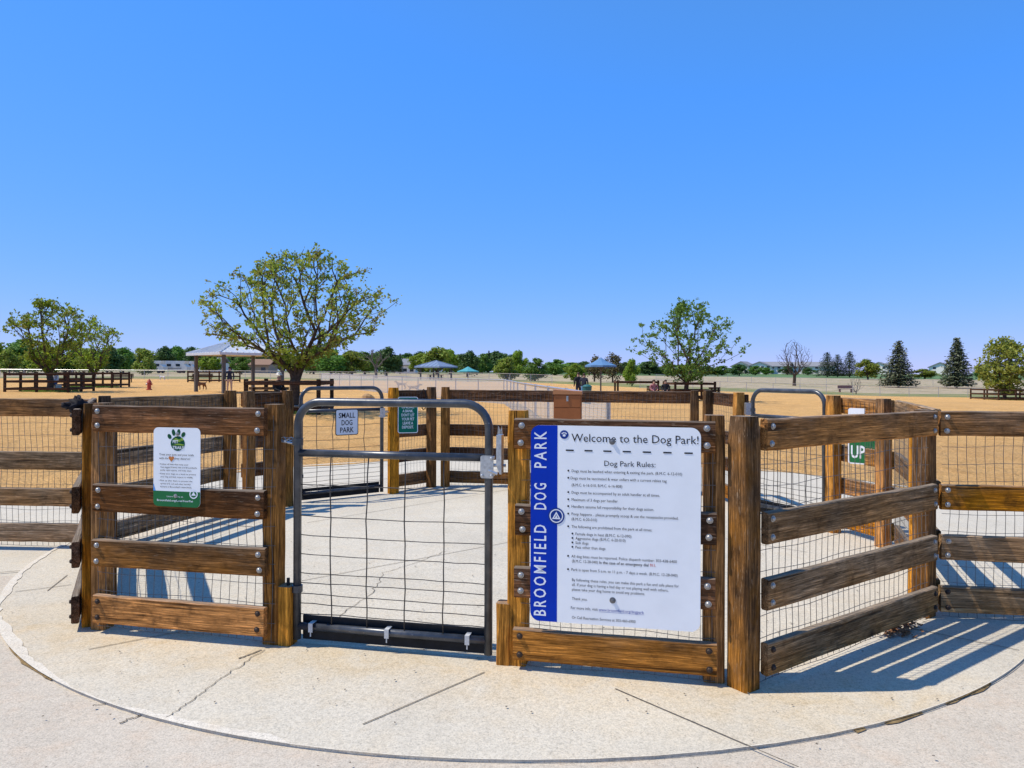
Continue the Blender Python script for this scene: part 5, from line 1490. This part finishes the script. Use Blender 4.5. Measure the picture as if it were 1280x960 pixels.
def person(label, loc, rz, top, legs, sit=False, hat=None, group=None, h=1.72):
    pr = thing('person', label, 'person', loc, rz, group)
    k = h / 1.72
    S = lambda x, y, z: Vector((x, y, z)) * k
    if not sit:
        J = [(S(0,0,.95),(.15,.11)), (S(0,0,1.15),(.14,.10)), (S(0,.01,1.36),(.17,.11)), (S(0,0,1.47),.06), (S(0,-.02,1.56),(.075,.09)), (S(0,-.015,1.65),(.075,.09)),
             (S(.20,0,1.40),.062), (S(.26,.02,1.14),.048), (S(.25,-.10,.92),.036), (S(.245,-.13,.84),.036),
             (S(-.20,0,1.40),.062), (S(-.26,.02,1.14),.048), (S(-.25,-.06,.90),.036), (S(-.245,-.09,.82),.036),
             (S(.10,0,.86),.095), (S(.11,-.01,.48),.062), (S(.115,.03,.08),.045), (S(.12,-.13,.04),.04),
             (S(-.10,0,.86),.095), (S(-.12,.02,.48),.062), (S(-.13,.06,.08),.045), (S(-.14,-.10,.04),.04)]
        zt, zl = 0.93*k, 0.09*k
    else:
        J = [(S(0,.05,.52),(.16,.12)), (S(0,.08,.72),(.14,.11)), (S(0,.06,.94),(.17,.11)), (S(0,.03,1.05),.06), (S(0,0,1.13),(.075,.09)), (S(0,0,1.22),(.075,.09)),
             (S(.20,.06,.98),.062), (S(.25,.02,.74),.048), (S(.14,-.22,.66),.036), (S(.10,-.29,.64),.036),
             (S(-.20,.06,.98),.062), (S(-.25,.02,.74),.048), (S(-.14,-.20,.64),.036), (S(-.10,-.27,.62),.036),
             (S(.10,.0,.52),.095), (S(.12,-.40,.50),.068), (S(.12,-.42,.09),.045), (S(.13,-.57,.04),.04),
             (S(-.10,.0,.52),.095), (S(-.12,-.38,.50),.068), (S(-.12,-.36,.09),.045), (S(-.13,-.51,.04),.04)]
        zt, zl = 0.60*k, 0.09*k
    E_ = [(0,1),(1,2),(2,3),(3,4),(4,5),(2,6),(6,7),(7,8),(8,9),(2,10),(10,11),(11,12),(12,13),(0,14),(14,15),(15,16),(16,17),(0,18),(18,19),(19,20),(20,21)]
    hz_ = J[3][0].z + 0.01
    hands = [J[9][0], J[13][0]]
    def fm(c):
        if c.z > hz_: return 0
        if min((c - q).length for q in hands) < 0.075*k: return 0
        if c.z < zl: return 3
        if sit and c.y < -0.12*k and c.z < 0.60*k: return 2
        return 1 if c.z > zt else 2
    skin_mesh('body', J, E_, [M['skin'], top, legs, BLACK], fm, pr)
    hd = J[5][0]
    b = MB()
    if hat:
        b.lathe([(0.15*k, 0.0), (0.155*k, 0.012), (0.098*k, 0.02), (0.095*k, 0.08), (0.05*k, 0.115), (0.01, 0.12)], 14, tuple(hd + Vector((0, 0.0, 0.03*k)))); b.build('hat', hat, pr, smooth=True)
    else:
        blob(b, tuple(hd + Vector((0, 0.025, 0.03))*k), 0.088*k, 0.095*k, 0.085*k, 3, 10, 0.1); b.build('hair', HAIR, pr, smooth=True)
    b = MB(); b.lathe([(0.014*k, -0.02), (0.012*k, 0.0), (0.004*k, 0.02)], 6, tuple(J[4][0] + Vector((0, -0.095*k, 0.02*k)))); b.build('nose', M['skin'], pr)
    return pr
person('person in a dark jacket and pale trousers standing under the gazebo', W(287, 47), R(20), NAVY, KHAKI, group='people in the park')
person('person in dark clothes standing just right of the brown box', W(723, 44), R(200), BLACK, NAVY, group='people in the park', h=1.65)
person('person in a light blue top standing beside the dark clothed one', W(730, 43), R(160), NAVY, LBLUE, group='people in the park', h=1.6)
q = W(824, 45.5)
person('person in a rose top sitting on the left of the dark bench', q + Vector((-.32, 0, 0.0)), R(10), PINK, BLACK, True, group='people in the park')
person('person in dark clothes sitting on the right of the dark bench', q + Vector((.40, 0, 0.0)), R(-15), BLACK, NAVY, True, group='people in the park')
q = W(349, 27.4)
person('person with white hat sitting by the large spreading tree', q + Vector((0, 0, 0.12)), R(60), BLACK, NAVY, True, WHITE, group='people in the park')
b = MB(); b.tube([(0, 0, -0.05), (0, 0, 0.5)], [0.26, 0.24], 12); tag(b.build('tree_stump', M['stump'], None, q + Vector((0, .05, 0))), 'cut tree stump under the person with the white hat', 'stump')
person('person in white sitting under the nearer left ring tree', W(69, 46.4), R(-30), WHITE, BLUEJ, True, group='people in the park')
b = MB(); q = W(69, 46.4); b.box(-.3, .3, -.12, .25, -.05, .43); tag(b.build('stone_block', M['lip'], None, q, (0, 0, R(-30))), 'pale stone block seating the person in white', 'stone')
def dog(label, loc, rz, col, s=1.0, lie=False):
    dr = thing('dog', label, 'dog', loc, rz, 'dogs on the sand'); k = s; lz = 0.0 if not lie else -0.26
    S = lambda x, y, z: Vector((x, y, max(z + lz, 0.03)))*k
    J = [(S(0,0,.50),(.095,.12)), (S(.28,0,.51),(.11,.15)), (S(-.28,0,.52),(.09,.10)), (S(.42,0,.62),.085), (S(.52,0,.74),.085), (S(.66,0,.70),.05), (S(.72,0,.69),.035),
         (S(.30,.10,.36),.055), (S(.28,.11,.18),.035), (S(.31,.11,.04),.035), (S(.30,-.10,.36),.055), (S(.33,-.11,.18),.035), (S(.36,-.11,.04),.035),
         (S(-.26,.10,.40),.08), (S(-.38,.11,.20),.038), (S(-.34,.11,.04),.035), (S(-.26,-.10,.40),.08), (S(-.34,-.11,.20),.038), (S(-.28,-.11,.04),.035),
         (S(-.46,0,.60),.03), (S(-.60,0,.74),.02)]
    if lie:
        for i, dx in ((8, .18), (9, .32), (11, .18), (12, .32)): J[i] = (Vector((J[i][0].x + dx*k, J[i][0].y, .04*k)), J[i][1])
    E_ = [(0,1),(0,2),(1,3),(3,4),(4,5),(5,6),(1,7),(7,8),(8,9),(1,10),(10,11),(11,12),(2,13),(13,14),(14,15),(2,16),(16,17),(17,18),(2,19),(19,20)]
    J = [(j[0], tuple(r_*k for r_ in j[1]) if isinstance(j[1], tuple) else j[1]*k) for j in J]
    skin_mesh('body', J, E_, [col], lambda c: 0, dr)
    for s_ in (-1, 1):
        b = MB(); h = J[4][0]; b.add([h + Vector((-.05, s_*.05, .06))*k, h + Vector((.03, s_*.06, .06))*k, h + Vector((-.02, s_*.11, -.04))*k, h + Vector((-.03, s_*.06, .02))*k], [(0, 1, 2), (0, 2, 3), (1, 2, 3), (0, 1, 3)]); b.build('ear', col, dr)
    return dr
BRN = plain('brown_fur', (0.20, 0.085, 0.03), 0.9); TAN = plain('tan_fur', (0.36, 0.20, 0.09), 0.9); DBR = plain('dark_fur', (0.05, 0.03, 0.02), 0.9); WFUR = plain('white_fur', (0.6, 0.57, 0.52), 0.9)
dog('brown dog trotting on the sand left of the person in the gazebo', W(252, 53), R(250), BRN, 0.95)
dog('tan dog standing near the divider fence, left of the pair', W(502, 60), R(200), TAN, 0.9)
dog('dark brown dog lying right of the tan dog', W(517, 58), R(10), BRN, 1.0, True)
dog('small white dog far off beyond the hydrant', W(203, 88), R(180), WFUR, 0.8)
